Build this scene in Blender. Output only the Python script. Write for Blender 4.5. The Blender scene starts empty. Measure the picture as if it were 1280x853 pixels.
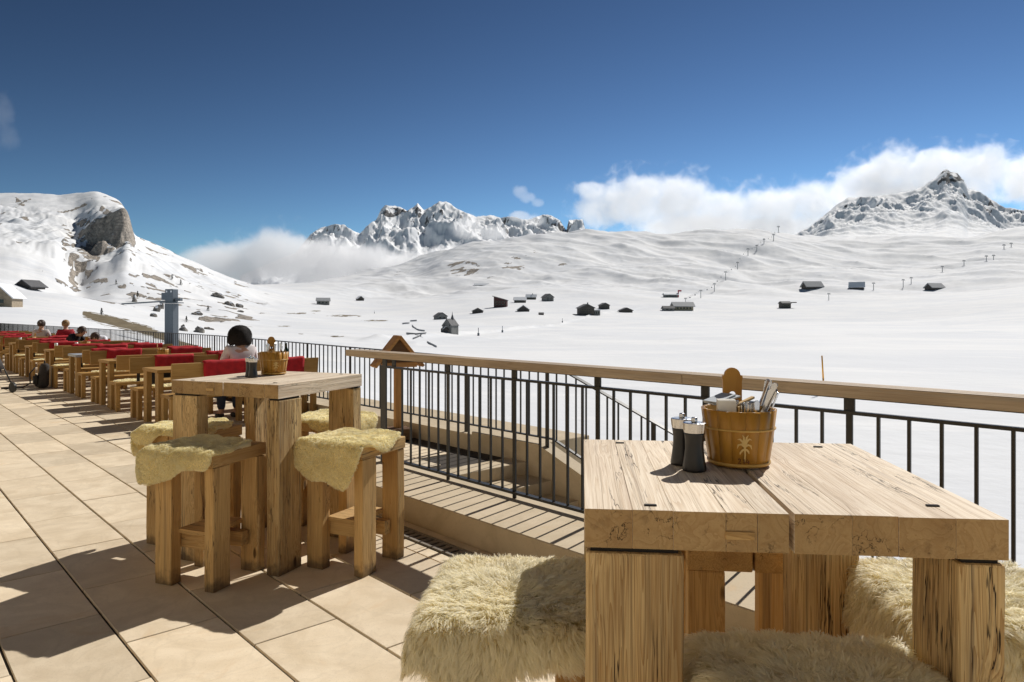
import bpy, bmesh, math, random
import numpy as np
from mathutils import Vector, Matrix

random.seed(7)
rng = np.random.default_rng(11)
scene = bpy.context.scene
COL = scene.collection
R = math.radians

# ------------------------------------------------------------------ camera, sky, sun, exposure
F, CX, HY, EYE = 890.0, 640.0, 394.0, 1.5          # focal length in photo pixels, principal column, horizon row, eye height
cam_data = bpy.data.cameras.new("camera")
cam = bpy.data.objects.new("camera", cam_data)
COL.objects.link(cam)
cam.location = (0, 0, EYE)
cam.rotation_euler = (R(90), 0, 0)
cam_data.sensor_width = 36.0
cam_data.lens = 36.0 * F / 1280.0
cam_data.shift_y = -(426.5 - HY) / 1280.0
cam_data.clip_start = 0.05
cam_data.clip_end = 60000
scene.camera = cam

SKY_IN, SKY_SAT, SKY_GAMMA = 0.266, 0.66, 2.35
SUN_EL, SUN_AZ = R(43), R(36)                       # azimuth to the right of the view direction (+Y)
world = bpy.data.worlds.new("World")
scene.world = world
world.use_nodes = True
wn = world.node_tree
for n in list(wn.nodes):
    wn.nodes.remove(n)
sky = wn.nodes.new("ShaderNodeTexSky")
sky.sky_type = 'NISHITA'
sky.sun_disc = False
sky.sun_elevation = SUN_EL
sky.sun_rotation = SUN_AZ
sky.altitude = 2000
sky.air_density = 1.0
sky.dust_density = 0.0
sky.ozone_density = 3.0
bg = wn.nodes.new("ShaderNodeBackground")
bg.inputs["Strength"].default_value = 0.11
wo = wn.nodes.new("ShaderNodeOutputWorld")
# polarised high-altitude sky: one tone curve over the whole dome deepens the blue away from the horizon
sc_ = wn.nodes.new("ShaderNodeVectorMath"); sc_.operation = 'SCALE'; sc_.inputs["Scale"].default_value = SKY_IN
hs_ = wn.nodes.new("ShaderNodeHueSaturation"); hs_.inputs["Saturation"].default_value = SKY_SAT
gm_ = wn.nodes.new("ShaderNodeGamma"); gm_.inputs["Gamma"].default_value = SKY_GAMMA
cl_ = wn.nodes.new("ShaderNodeVectorMath"); cl_.operation = 'MINIMUM'; cl_.inputs[1].default_value = (9, 10, 11)
wn.links.new(sky.outputs[0], hs_.inputs["Color"]); wn.links.new(hs_.outputs[0], sc_.inputs[0])
wn.links.new(sc_.outputs[0], gm_.inputs[0]); wn.links.new(gm_.outputs[0], cl_.inputs[0])
tn_ = wn.nodes.new("ShaderNodeVectorMath"); tn_.operation = 'MULTIPLY'; tn_.inputs[1].default_value = (0.74, 0.90, 0.84)   # polariser tint
wn.links.new(cl_.outputs[0], tn_.inputs[0]); wn.links.new(tn_.outputs[0], bg.inputs[0])
wn.links.new(bg.outputs[0], wo.inputs[0])

sd = bpy.data.lights.new("sun", 'SUN')
sd.energy = 3.9
sd.angle = R(0.53)
sd.color = (1.0, 0.955, 0.89)
sun = bpy.data.objects.new("sun", sd)
COL.objects.link(sun)
to_sun = Vector((math.sin(SUN_AZ) * math.cos(SUN_EL), math.cos(SUN_AZ) * math.cos(SUN_EL), math.sin(SUN_EL)))
sun.rotation_euler = to_sun.to_track_quat('Z', 'Y').to_euler()
sun.location = to_sun * 30

scene.view_settings.view_transform = 'Standard'
scene.view_settings.look = 'None'
scene.view_settings.exposure = 0.26
scene.view_settings.gamma = 1.0
scene.view_settings.use_curve_mapping = False
cy = scene.cycles
cy.use_denoising = True
cy.max_bounces = 14
cy.diffuse_bounces = 12
cy.transmission_bounces = 8
cy.glossy_bounces = 4
cy.volume_bounces = 5
cy.volume_max_steps = 256
cy.volume_step_rate = 0.15
cy.sample_clamp_indirect = 4.0
cy.caustics_reflective = False
cy.caustics_refractive = False

# ------------------------------------------------------------------ small helpers
def tag(o, label=None, cat=None, group=None, kind=None):
    if label: o["label"] = label
    if cat: o["category"] = cat
    if group: o["group"] = group
    if kind: o["kind"] = kind
    return o

def empty(name, loc=(0, 0, 0), rz=0.0, label=None, cat=None, group=None):
    o = bpy.data.objects.new(name, None)
    o.empty_display_size = 0.1
    COL.objects.link(o)
    o.location = loc
    o.rotation_euler = (0, 0, rz)
    return tag(o, label, cat, group)

def link(name, me, parent=None, loc=(0, 0, 0), rot=(0, 0, 0)):
    o = bpy.data.objects.new(name, me)
    COL.objects.link(o)
    o.location = loc
    o.rotation_euler = rot
    if parent is not None:
        o.parent = parent
    return o

def copy_tree(o, parent=None):
    c = o.copy()
    COL.objects.link(c)
    c.parent = parent
    for ch in o.children:
        copy_tree(ch, c)
    return c

def np_mesh(name, verts, faces, mat=None, smooth=False):
    """verts (n,3); faces a (m,k) array or a list of index tuples"""
    me = bpy.data.meshes.new(name)
    if isinstance(faces, np.ndarray):
        k = faces.shape[1]
        me.vertices.add(len(verts))
        me.vertices.foreach_set("co", np.asarray(verts, np.float32).ravel())
        me.loops.add(faces.size)
        me.loops.foreach_set("vertex_index", faces.astype(np.int32).ravel())
        me.polygons.add(len(faces))
        me.polygons.foreach_set("loop_start", np.arange(0, faces.size, k, dtype=np.int32))
        me.polygons.foreach_set("loop_total", np.full(len(faces), k, np.int32))
        me.update(calc_edges=True)
    else:
        me.from_pydata([tuple(v) for v in verts], [], faces)
        me.update()
    if smooth:
        me.polygons.foreach_set("use_smooth", np.ones(len(me.polygons), bool))
    if mat is not None:
        me.materials.append(mat)
    return me

def grain(me, axis, off=None):
    """point attribute 'gc': board coordinates, first component along the grain, with a random offset"""
    n = len(me.vertices)
    co = np.empty(n * 3, np.float32)
    me.vertices.foreach_get("co", co)
    co = co.reshape(-1, 3)
    order = {0: (0, 1, 2), 1: (1, 0, 2), 2: (2, 0, 1)}[axis]
    g = co[:, order].copy()
    if off is None:
        off = (random.uniform(0, 40), random.uniform(0, 40), random.uniform(0, 40))
    g += np.array(off, np.float32)
    a = me.attributes.new("gc", 'FLOAT_VECTOR', 'POINT')
    a.data.foreach_set("vector", g.ravel())

def bm_box(bm, c, s, rot=None):
    """axis box, centre c, full size s; returns verts"""
    m = Matrix.Translation(Vector(c))
    if rot is not None:
        m = m @ rot.to_4x4()
    m = m @ Matrix.Diagonal((s[0], s[1], s[2], 1.0))
    return bmesh.ops.create_cube(bm, size=1.0, matrix=m)["verts"]

def bm_done(name, bm, mat=None, smooth=False, axis=None, bevel=0.0, seg=1):
    if bevel > 0:
        bmesh.ops.bevel(bm, geom=list(bm.edges), offset=bevel, segments=seg, profile=0.5, affect='EDGES', clamp_overlap=True)
    me = bpy.data.meshes.new(name)
    bm.normal_update()
    bm.to_mesh(me)
    bm.free()
    if smooth:
        me.polygons.foreach_set("use_smooth", np.ones(len(me.polygons), bool))
    if mat is not None:
        me.materials.append(mat)
    if axis is not None:
        grain(me, axis)
    return me

def box_mesh(name, c, s, mat, bevel=0.0, axis=None, seg=1, rot=None):
    bm = bmesh.new()
    bm_box(bm, c, s, rot)
    return bm_done(name, bm, mat, axis=axis, bevel=bevel, seg=seg)

def bm_tube(bm, pts, r, n=8, cap=True):
    """tube through points; r a number or a list"""
    pts = [Vector(p) for p in pts]
    rs = r if isinstance(r, (list, tuple)) else [r] * len(pts)
    rings = []
    up = None
    for i, p in enumerate(pts):
        d = (pts[min(i + 1, len(pts) - 1)] - pts[max(i - 1, 0)]).normalized()
        if up is None:
            up = d.orthogonal().normalized()
        else:
            up = (up - d * up.dot(d)).normalized()
        sd_ = d.cross(up)
        rings.append([bm.verts.new(p + (up * math.cos(t) + sd_ * math.sin(t)) * rs[i]) for t in [2 * math.pi * k / n for k in range(n)]])
    for a, b in zip(rings, rings[1:]):
        for k in range(n):
            bm.faces.new((a[k], a[(k + 1) % n], b[(k + 1) % n], b[k]))
    if cap:
        bm.faces.new(list(reversed(rings[0])))
        bm.faces.new(rings[-1])

def bm_lathe(bm, prof, n=24, c=(0, 0, 0), cap=True):
    rings = []
    for r, z in prof:
        rings.append([bm.verts.new((c[0] + r * math.cos(2 * math.pi * k / n), c[1] + r * math.sin(2 * math.pi * k / n), c[2] + z)) for k in range(n)])
    for a, b in zip(rings, rings[1:]):
        for k in range(n):
            bm.faces.new((a[k], a[(k + 1) % n], b[(k + 1) % n], b[k]))
    if cap:
        if prof[0][0] > 1e-6: bm.faces.new(list(reversed(rings[0])))
        if prof[-1][0] > 1e-6: bm.faces.new(rings[-1])

def bm_prism(bm, poly, z0, z1, mat4=None):
    """extrude a 2D polygon (x,y) from z0 to z1"""
    a = [bm.verts.new((x, y, z0)) for x, y in poly]
    b = [bm.verts.new((x, y, z1)) for x, y in poly]
    n = len(poly)
    bm.faces.new(list(reversed(a)))
    bm.faces.new(b)
    for k in range(n):
        bm.faces.new((a[k], a[(k + 1) % n], b[(k + 1) % n], b[k]))
    if mat4 is not None:
        bmesh.ops.transform(bm, matrix=mat4, verts=a + b)
    return a + b

# terrace frame: a runs along the paving towards the far end, b runs across it towards the valley
TA = Vector((-0.6757, 0.7372, 0.0))
TB = Vector((0.7372, 0.6757, 0.0))
TROT = math.atan2(TB.y, TB.x)
def T(a, b, z=0.0):
    v = TA * a + TB * b
    return Vector((v.x, v.y, z))

# ------------------------------------------------------------------ numpy noise
_perm = np.random.default_rng(5).permutation(256)
_perm = np.concatenate([_perm, _perm])
_ang = np.random.default_rng(6).uniform(0, 2 * np.pi, 256)
_gx, _gy = np.cos(_ang), np.sin(_ang)
def pnoise(x, y):
    xi = np.floor(x).astype(np.int64); yi = np.floor(y).astype(np.int64)
    xf = x - xi; yf = y - yi
    u = xf * xf * xf * (xf * (xf * 6 - 15) + 10); v = yf * yf * yf * (yf * (yf * 6 - 15) + 10)
    def g(ix, iy, dx, dy):
        h = _perm[(_perm[ix & 255] + iy) & 255]
        return _gx[h] * dx + _gy[h] * dy
    n00 = g(xi, yi, xf, yf); n10 = g(xi + 1, yi, xf - 1, yf)
    n01 = g(xi, yi + 1, xf, yf - 1); n11 = g(xi + 1, yi + 1, xf - 1, yf - 1)
    return (n00 * (1 - u) + n10 * u) * (1 - v) + (n01 * (1 - u) + n11 * u) * v * 1.0
def fbm(x, y, o=4, lac=2.03, gain=0.5):
    s = np.zeros_like(x); a = 1.0
    for i in range(o):
        s = s + a * pnoise(x + i * 17.3, y + i * 9.1)
        x = x * lac; y = y * lac; a *= gain
    return s
def ridged(x, y, o=5, lac=2.1, gain=0.55):
    s = np.zeros_like(x); a = 1.0; w = np.ones_like(x)
    for i in range(o):
        n = 1 - np.abs(pnoise(x + i * 31.7, y + i * 5.3)) * 1.9
        n = np.clip(n, 0, 1) ** 2
        s = s + a * n * w
        w = np.clip(n * 1.6, 0, 1)
        x = x * lac; y = y * lac; a *= gain
    return s
def sstep(x, a, b):
    t = np.clip((x - a) / (b - a), 0, 1)
    return t * t * (3 - 2 * t)

# ------------------------------------------------------------------ node helpers and materials
def mat_new(name):
    m = bpy.data.materials.new(name)
    m.use_nodes = True
    nt = m.node_tree
    b = nt.nodes["Principled BSDF"]
    return m, nt, b
class NB:
    """tiny node builder"""
    def __init__(self, nt): self.nt = nt
    def n(self, t, **kw):
        x = self.nt.nodes.new(t)
        for k, v in kw.items(): setattr(x, k, v)
        return x
    def l(self, a, b): self.nt.links.new(a, b)
    def mapping(self, vec, scale=(1, 1, 1), loc=(0, 0, 0)):
        m = self.n("ShaderNodeMapping")
        m.inputs["Scale"].default_value = scale
        m.inputs["Location"].default_value = loc
        self.l(vec, m.inputs["Vector"])
        return m.outputs[0]
    def noise(self, vec, scale, detail=4, rough=0.55, dist=0.0):
        t = self.n("ShaderNodeTexNoise")
        t.inputs["Scale"].default_value = scale
        t.inputs["Detail"].default_value = detail
        t.inputs["Roughness"].default_value = rough
        t.inputs["Distortion"].default_value = dist
        if vec is not None: self.l(vec, t.inputs["Vector"])
        return t.outputs["Fac"]
    def ramp(self, fac, stops, interp='LINEAR'):
        r = self.n("ShaderNodeValToRGB")
        e = r.color_ramp
        e.interpolation = interp
        while len(e.elements) < len(stops): e.elements.new(0.5)
        for el, (p, c) in zip(e.elements, stops):
            el.position = p
            el.color = (*c, 1) if len(c) == 3 else c
        self.l(fac, r.inputs[0])
        return r.outputs[0]
    def math(self, op, a, b=None, clamp=False):
        m = self.n("ShaderNodeMath", operation=op, use_clamp=clamp)
        for i, v in enumerate((a, b)):
            if v is None: continue
            if isinstance(v, (int, float)): m.inputs[i].default_value = v
            else: self.l(v, m.inputs[i])
        return m.outputs[0]
    def maprange(self, v, a, b, c=0.0, d=1.0, smooth=True):
        m = self.n("ShaderNodeMapRange")
        m.interpolation_type = 'SMOOTHSTEP' if smooth else 'LINEAR'
        self.l(v, m.inputs[0])
        for i, x in enumerate((a, b, c, d)): m.inputs[i + 1].default_value = x
        return m.outputs[0]
    def mix(self, fac, a, b, blend='MIX'):
        m = self.n("ShaderNodeMix", data_type='RGBA', blend_type=blend)
        if isinstance(fac, (int, float)): m.inputs[0].default_value = fac
        else: self.l(fac, m.inputs[0])
        for i, v in ((6, a), (7, b)):
            if isinstance(v, tuple): m.inputs[i].default_value = (*v, 1) if len(v) == 3 else v
            else: self.l(v, m.inputs[i])
        return m.outputs[2]
    def bump(self, h, strength=0.5, dist=0.01, normal=None):
        b = self.n("ShaderNodeBump")
        b.inputs["Strength"].default_value = strength
        b.inputs["Distance"].default_value = dist
        self.l(h, b.inputs["Height"])
        if normal is not None: self.l(normal, b.inputs["Normal"])
        return b.outputs[0]
    def obj(self): return self.n("ShaderNodeTexCoord").outputs["Object"]
    def geo(self): return self.n("ShaderNodeNewGeometry").outputs["Position"]
    def attr(self, name, out="Vector"):
        a = self.n("ShaderNodeAttribute"); a.attribute_name = name
        return a.outputs[out]
    def rand(self): return self.n("ShaderNodeObjectInfo").outputs["Random"]

def plain(name, col, rough=0.6, metal=0.0, var=0.12, scale=8.0, bump=0.0, bscale=60.0, spec=None):
    m, nt, b = mat_new(name)
    k = NB(nt)
    v = k.noise(k.obj(), scale, 4)
    f = k.maprange(v, 0.3, 0.7, 1 - var, 1 + var, False)
    mul = k.n("ShaderNodeVectorMath", operation='SCALE')
    mul.inputs[0].default_value = col[:3]
    k.l(f, mul.inputs["Scale"])
    k.l(mul.outputs[0], b.inputs["Base Color"])
    b.inputs["Roughness"].default_value = rough
    b.inputs["Metallic"].default_value = metal
    if spec is not None: b.inputs["Specular IOR Level"].default_value = spec
    if bump > 0:
        k.l(k.bump(k.noise(k.obj(), bscale, 3), bump, 0.01), b.inputs["Normal"])
    return m

def wood(name, light, mid, dark, streak=(0.12, 0.10, 0.08), streak_amt=0.5, crack=0.7, rough=0.75, bump=0.35, fine=1.0, knots=0.8, tint=0.18, ring=9.0, dirt=0.0):
    """timber with the grain along gc.x: growth bands, fibres, knots, drying cracks"""
    m, nt, b = mat_new(name)
    k = NB(nt)
    gc = k.attr("gc")
    rnd = k.rand()
    off = k.n("ShaderNodeCombineXYZ")
    k.l(k.math('MULTIPLY', rnd, 37.0), off.inputs[0]); k.l(k.math('MULTIPLY', rnd, 91.0), off.inputs[1])
    vec = k.n("ShaderNodeVectorMath", operation='ADD')
    k.l(gc, vec.inputs[0]); k.l(off.outputs[0], vec.inputs[1])
    p = vec.outputs[0]
    # knots bend the grain around them
    vor = k.n("ShaderNodeTexVoronoi", feature='F1')
    vor.inputs["Scale"].default_value = 1.0
    k.l(k.mapping(p, (2.6, 7.5, 7.5)), vor.inputs["Vector"])
    kd = vor.outputs["Distance"]
    near = k.maprange(kd, 0.02, 0.42, 1.0, 0.0)
    warp = k.math('MULTIPLY', near, 0.022 * knots)
    wv = k.n("ShaderNodeCombineXYZ")
    k.l(warp, wv.inputs[1]); k.l(warp, wv.inputs[2])
    pw = k.n("ShaderNodeVectorMath", operation='ADD')
    k.l(p, pw.inputs[0]); k.l(wv.outputs[0], pw.inputs[1])
    q = pw.outputs[0]
    bands = k.noise(k.mapping(q, (0.55, ring * 1.7, ring * 1.7)), 1.0, 3, 0.5, 0.6)
    wave = k.math('FRACT', k.math('MULTIPLY', bands, ring))
    late = k.math('POWER', wave, 2.2)
    fib = k.noise(k.mapping(q, (4.0, 230, 230)), 1.0, 3, 0.6)
    big = k.noise(k.mapping(q, (0.9, 5, 5)), 1.0, 3, 0.55)
    c = k.mix(late, light, mid)
    c = k.mix(k.math('MULTIPLY', k.maprange(big, 0.45, 0.75), 0.6), c, dark)
    c = k.mix(k.math('MULTIPLY', k.maprange(fib, 0.42, 0.7), 0.35 * fine), c, dark)
    st = k.noise(k.mapping(q, (0.45, 26, 26)), 1.0, 4, 0.6)
    c = k.mix(k.math('MULTIPLY', k.maprange(st, 0.56 if streak_amt < 0.9 else 0.51, 0.74 if streak_amt < 0.9 else 0.66), streak_amt), c, streak)
    core = k.maprange(kd, 0.05, 0.115, 1.0, 0.0)
    kmask = k.math('GREATER_THAN', k.noise(k.mapping(p, (0.8, 2.2, 2.2)), 1.0, 1), 0.50)
    core = k.math('MULTIPLY', core, k.math('MULTIPLY', kmask, knots))
    c = k.mix(core, c, tuple(x * 0.45 for x in dark))
    # long drying cracks
    cn = k.noise(k.mapping(q, (0.75, 17, 17)), 1.0, 5, 0.62, 0.25)
    cw = k.math('ABSOLUTE', k.math('SUBTRACT', cn, 0.5))
    cm = k.maprange(k.noise(k.mapping(p, (1.1, 9, 9), (3, 5, 1)), 1.0, 2), 0.50 if crack < 0.95 else 0.43, 0.60 if crack < 0.95 else 0.52)
    cr = k.math('MULTIPLY', k.maprange(cw, 0.002, 0.0095, 1.0, 0.0), cm)
    cr = k.math('MULTIPLY', cr, crack)
    c = k.mix(cr, c, (0.045, 0.029, 0.018))
    if dirt > 0:      # grime and damp worked into the feet
        sp_ = k.n("ShaderNodeSeparateXYZ"); k.l(k.geo(), sp_.inputs[0])
        zz = k.math('ADD', sp_.outputs[2], k.math('MULTIPLY', k.math('SUBTRACT', k.noise(k.geo(), 18.0, 4), 0.5), 0.16))
        c = k.mix(k.math('MULTIPLY', k.maprange(zz, 0.0, dirt, 1.0, 0.0), 0.75), c, (0.07, 0.052, 0.038))
    tf = k.math('ADD', k.math('MULTIPLY', k.math('SUBTRACT', rnd, 0.5), tint * 2), 1.0)
    ts = k.n("ShaderNodeVectorMath", operation='SCALE')
    k.l(c, ts.inputs[0]); k.l(tf, ts.inputs["Scale"])
    k.l(ts.outputs[0], b.inputs["Base Color"])
    b.inputs["Roughness"].default_value = rough
    b.inputs["Specular IOR Level"].default_value = 0.25
    h = k.math('SUBTRACT', k.math('MULTIPLY', fib, 0.35), k.math('MULTIPLY', late, 0.25))
    h = k.math('SUBTRACT', h, k.math('MULTIPLY', cr, 1.6))
    k.l(k.bump(h, bump, 0.006), b.inputs["Normal"])
    return m
# ------------------------------------------------------------------ the land: snow plain, slopes, mountains
COLS = np.array([-900, -300, 0, 40, 75, 95, 105, 120, 140, 155, 160, 163, 172, 215, 250, 320, 400, 480, 540, 600, 640, 700, 780, 830, 860, 900, 960, 1000, 1100, 1200, 1280, 1500, 2200], float)
def plainrow(Y, z=-7.0):
    return HY + F * (EYE - z) / Y
def row(Y, pairs):
    p = np.array(pairs, float)
    return Y, np.interp(COLS, p[:, 0], p[:, 1])
ROWS = [
    row(8,    [(-900, 620), (0, 640), (120, 760), (200, 1000), (320, 1250), (480, 1339), (2200, 1339)]),
    row(14,   [(-900, 520), (0, 525), (120, 600), (200, 720), (320, 860), (480, 934), (2200, 934)]),
    row(30,   [(-900, 436), (0, 436), (60, 446), (120, 458), (200, 500), (320, 575), (480, 646), (2200, 646)]),
    row(60,   [(-900, 404), (0, 404), (60, 406), (120, 414), (200, 436), (320, 470), (480, 505), (600, 520), (2200, 520)]),
    row(120,  [(-900, 392), (0, 391), (60, 396), (120, 402), (200, 418), (320, 436), (480, 448), (600, 457), (2200, 457)]),
    row(200,  [(-900, 374), (0, 378), (60, 384), (120, 393), (200, 408), (320, 420), (480, 428), (600, 432), (2200, 432)]),
    row(340,  [(-900, 350), (0, 364), (60, 371), (120, 384), (200, 397), (320, 409), (480, 415), (600, 416), (1280, 416), (2200, 412)]),
    row(520,  [(-900, 322), (0, 345), (40, 356), (75, 366), (105, 370), (140, 366), (215, 376), (320, 397), (480, 405), (560, 407), (600, 406), (700, 408), (1200, 408.5), (1280, 405), (2200, 385)]),
    row(690,  [(-900, 275), (0, 306), (40, 309), (75, 328), (95, 359), (105, 357), (120, 342), (140, 336), (155, 328), (172, 336), (215, 356), (250, 366), (320, 389), (480, 399), (540, 400), (600, 396), (640, 391), (700, 395), (780, 397), (860, 401), (1000, 403), (1100, 402), (1200, 397), (1280, 386), (2200, 355)]),
    row(785,  [(-900, 258), (0, 286), (40, 288), (75, 298), (95, 306), (105, 314), (120, 322), (140, 318), (155, 306), (160, 303), (172, 315), (215, 343), (250, 355), (320, 383), (400, 392), (480, 395), (540, 395), (600, 389), (640, 385), (700, 388), (780, 390), (860, 393), (1000, 393), (1100, 391), (1200, 384), (1280, 374), (2200, 340)]),
    row(822,  [(-900, 252), (0, 280), (40, 281), (75, 286), (95, 300), (105, 290), (120, 276), (140, 266), (155, 258), (160, 272), (163, 301), (172, 311), (215, 339), (250, 352), (320, 381), (400, 391), (480, 393), (600, 387), (640, 382), (700, 386), (780, 388), (860, 390), (1000, 390), (1100, 387), (1200, 380), (1280, 370), (2200, 336)]),
    row(1100, [(-900, 230), (0, 243), (30, 240), (75, 243), (100, 239), (120, 237), (140, 246), (155, 256), (160, 274), (163, 293), (172, 297), (215, 315), (250, 330), (320, 361), (400, 376), (480, 378), (560, 371), (640, 368), (720, 368), (800, 367), (900, 371), (1000, 374), (1100, 372), (1200, 365), (1280, 354), (2200, 310)]),
    row(1450, [(-900, 250), (0, 262), (120, 256), (160, 290), (172, 310), (215, 326), (250, 340), (320, 361), (400, 364), (480, 364), (560, 357), (640, 350), (720, 349), (800, 350), (900, 352), (1000, 356), (1100, 354), (1200, 346), (1280, 334), (2200, 290)]),
    row(1900, [(-900, 270), (0, 290), (160, 320), (250, 352), (320, 359), (400, 356), (480, 350), (560, 338), (640, 326), (720, 327), (800, 330), (900, 328), (1000, 334), (1100, 334), (1200, 326), (1280, 312), (2200, 270)]),
    row(2600, [(-900, 290), (0, 310), (160, 340), (250, 356), (320, 357), (400, 353), (480, 341), (540, 318), (600, 304), (640, 296), (700, 288), (780, 290), (830, 290), (860, 281), (900, 281), (960, 286), (1000, 298), (1100, 303), (1200, 299), (1280, 288), (2200, 250)]),
    row(3300, [(-900, 305), (160, 350), (320, 358), (400, 353), (480, 338), (540, 316), (600, 308), (640, 302), (700, 297), (860, 292), (960, 294), (1100, 297), (1200, 294), (1280, 284), (2200, 255)]),
    row(9000, [(-900, 375), (2200, 372)]),
]
RY = np.array([r[0] for r in ROWS], float)
FPX = np.arange(-900, 2201, 2.0)
def _design():
    out = []
    for Y, v in ROWS:
        f = np.interp(FPX, COLS, v)
        for sg, a, b in ((28, 190, 230), (28, 70, 40), (4, None, None)):
            k = np.exp(-0.5 * (np.arange(-3 * sg, 3 * sg + 1, 2) / sg) ** 2); k /= k.sum()
            g = np.convolve(np.pad(f, len(k) // 2, mode='edge'), k, mode='valid')
            if a is None:
                w = np.ones_like(FPX)
            else:
                w = sstep(FPX, a, b) if b > a else 1 - sstep(FPX, b, a)
            if Y < 480 and a is None:
                continue
            if Y < 480:
                w = np.ones_like(FPX)
            f = f * (1 - w) + g * w
        out.append(f)
    return np.array(out)
RV = _design()
LRY = np.log(RY)
def screen_row(px, Y):
    """designed image row of the ground at column px and depth Y (arrays)"""
    px = np.asarray(px, float); Y = np.asarray(Y, float)
    fx = np.clip((px + 900) / 2.0, 0, len(FPX) - 1.001)
    ci = fx.astype(int)
    u = fx - ci
    ly = np.log(np.clip(Y, RY[0], RY[-1]))
    ri = np.clip(np.searchsorted(LRY, ly) - 1, 0, len(RY) - 2)
    v = (ly - LRY[ri]) / (LRY[ri + 1] - LRY[ri])
    a = RV[ri, ci] * (1 - u) + RV[ri, ci + 1] * u
    b = RV[ri + 1, ci] * (1 - u) + RV[ri + 1, ci + 1] * u
    # interpolate heights, not rows
    Ya = RY[ri]; Yb = RY[ri + 1]
    za = EYE + (HY - a) / F * Ya; zb = EYE + (HY - b) / F * Yb
    w = (Y - Ya) / (Yb - Ya)
    return za * (1 - w) + zb * w
def ground(px, Y):
    px = np.asarray(px, float); Y = np.asarray(Y, float)
    X = (px - CX) / F * Y
    cl = ((px > 85) & (px < 175)).astype(float)
    wx = fbm(X / 40, Y / 40, 3) * 9 * sstep(Y, 500, 760) * (1 - sstep(px, 300, 420))
    wy = fbm(X / 26 + 9, Y / 60 + 3, 4) * 26 * sstep(Y, 600, 780) * (1 - sstep(px, 200, 330)) * (1 - sstep(Y, 900, 1000))
    px2 = px + wx * F / Y * 0.6
    z = screen_row(px2, Y + wy)
    hill = sstep(Y, 820, 1500) * sstep(px, 330, 520)
    left = sstep(Y, 90, 400) * (1 - sstep(px, 250, 420))
    n = fbm(X / 420, Y / 620, 3) * 30 * hill + fbm((X + 0.5 * Y) / 190 + 4, Y / 420, 3) * 6 * hill + fbm(X / 55, Y / 110, 3) * 1.2 * hill
    n = n + fbm(X / 120, Y / 120, 4) * 5.5 * left + fbm(X / 30, Y / 30, 3) * 1.3 * left * sstep(Y, 200, 500)
    n = n - np.abs(fbm((X + 0.3 * Y) / 260 + 7, Y / 700 + 2, 3)) * 18 * hill
    mid = sstep(px, 300, 420) * sstep(Y, 130, 260) * (1 - sstep(px, 700, 860)) * (1 - sstep(Y, 700, 900))
    n = n + fbm(X / 60, Y / 70, 3) * 0.8 * mid
    n = n + (ridged((X + 0.7 * Y) / 210 + 3, (Y - 0.2 * X) / 520, 4) - 0.8) * 5 * hill + (ridged((X - 0.4 * Y) / 70, Y / 240 + 5, 3) - 0.8) * 0.9 * hill
    for lp, hgt, wd in ((((440, 432), (500, 427), (560, 421.5), (640, 413), (740, 404.5), (830, 402)), 1.5, 9.0), (((380, 424), (520, 432), (620, 424), (690, 417)), 0.7, 6.0), (((820, 426), (1000, 421), (1280, 415)), 0.8, 12.0)):
        lp = np.array(lp, float)
        yl = F * (EYE + 7) / (np.interp(px, lp[:, 0], lp[:, 1]) - HY)
        n = n + hgt * np.exp(-((Y - yl + fbm(X / 40, Y / 40, 2) * 9) / wd) ** 2) * sstep(px, lp[0, 0], lp[0, 0] + 40) * (1 - sstep(px, lp[-1, 0] - 60, lp[-1, 0]))
    flat = fbm(X / 18, Y / 30, 3) * 0.10 * sstep(Y, 10, 40)
    zt = z + n + flat
    # keep the ground below the terrace building
    ta = X * TA.x + Y * TA.y; tb = X * TB.x + Y * TB.y
    under = (1 - sstep(tb, 6.2, 9.5)) * (1 - sstep(ta, 45.6, 49.0))
    return zt * (1 - under) + np.minimum(zt, -1.6) * under
def ground_xy(X, Y):
    return float(ground(np.array([CX + X / Y * F]), np.array([Y]))[0])

_scanY = np.concatenate([np.arange(12, 300, 1.0), np.arange(300, 3300, 3.0)])
def on_ground(px, py, ymin=12.0):
    """first point of the ground seen at photo pixel (px, py) beyond depth ymin"""
    ys = _scanY[_scanY >= ymin]
    z = ground(np.full_like(ys, px), ys)
    sr = HY + F * (EYE - z) / ys
    hit = np.nonzero(sr <= py)[0]
    i = hit[0] if len(hit) else int(np.argmin(np.abs(sr - py)))
    return Vector(((px - CX) / F * ys[i], ys[i], float(z[i])))

def grid_faces(nr, nc):
    i = np.arange(nr - 1)[:, None] * nc + np.arange(nc - 1)[None, :]
    return np.stack([i, i + 1, i + nc + 1, i + nc], -1).reshape(-1, 4)

def set_attr(me, name, val):
    a = me.attributes.new(name, 'FLOAT', 'POINT')
    a.data.foreach_set("value", np.asarray(val, np.float32).ravel())

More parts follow.
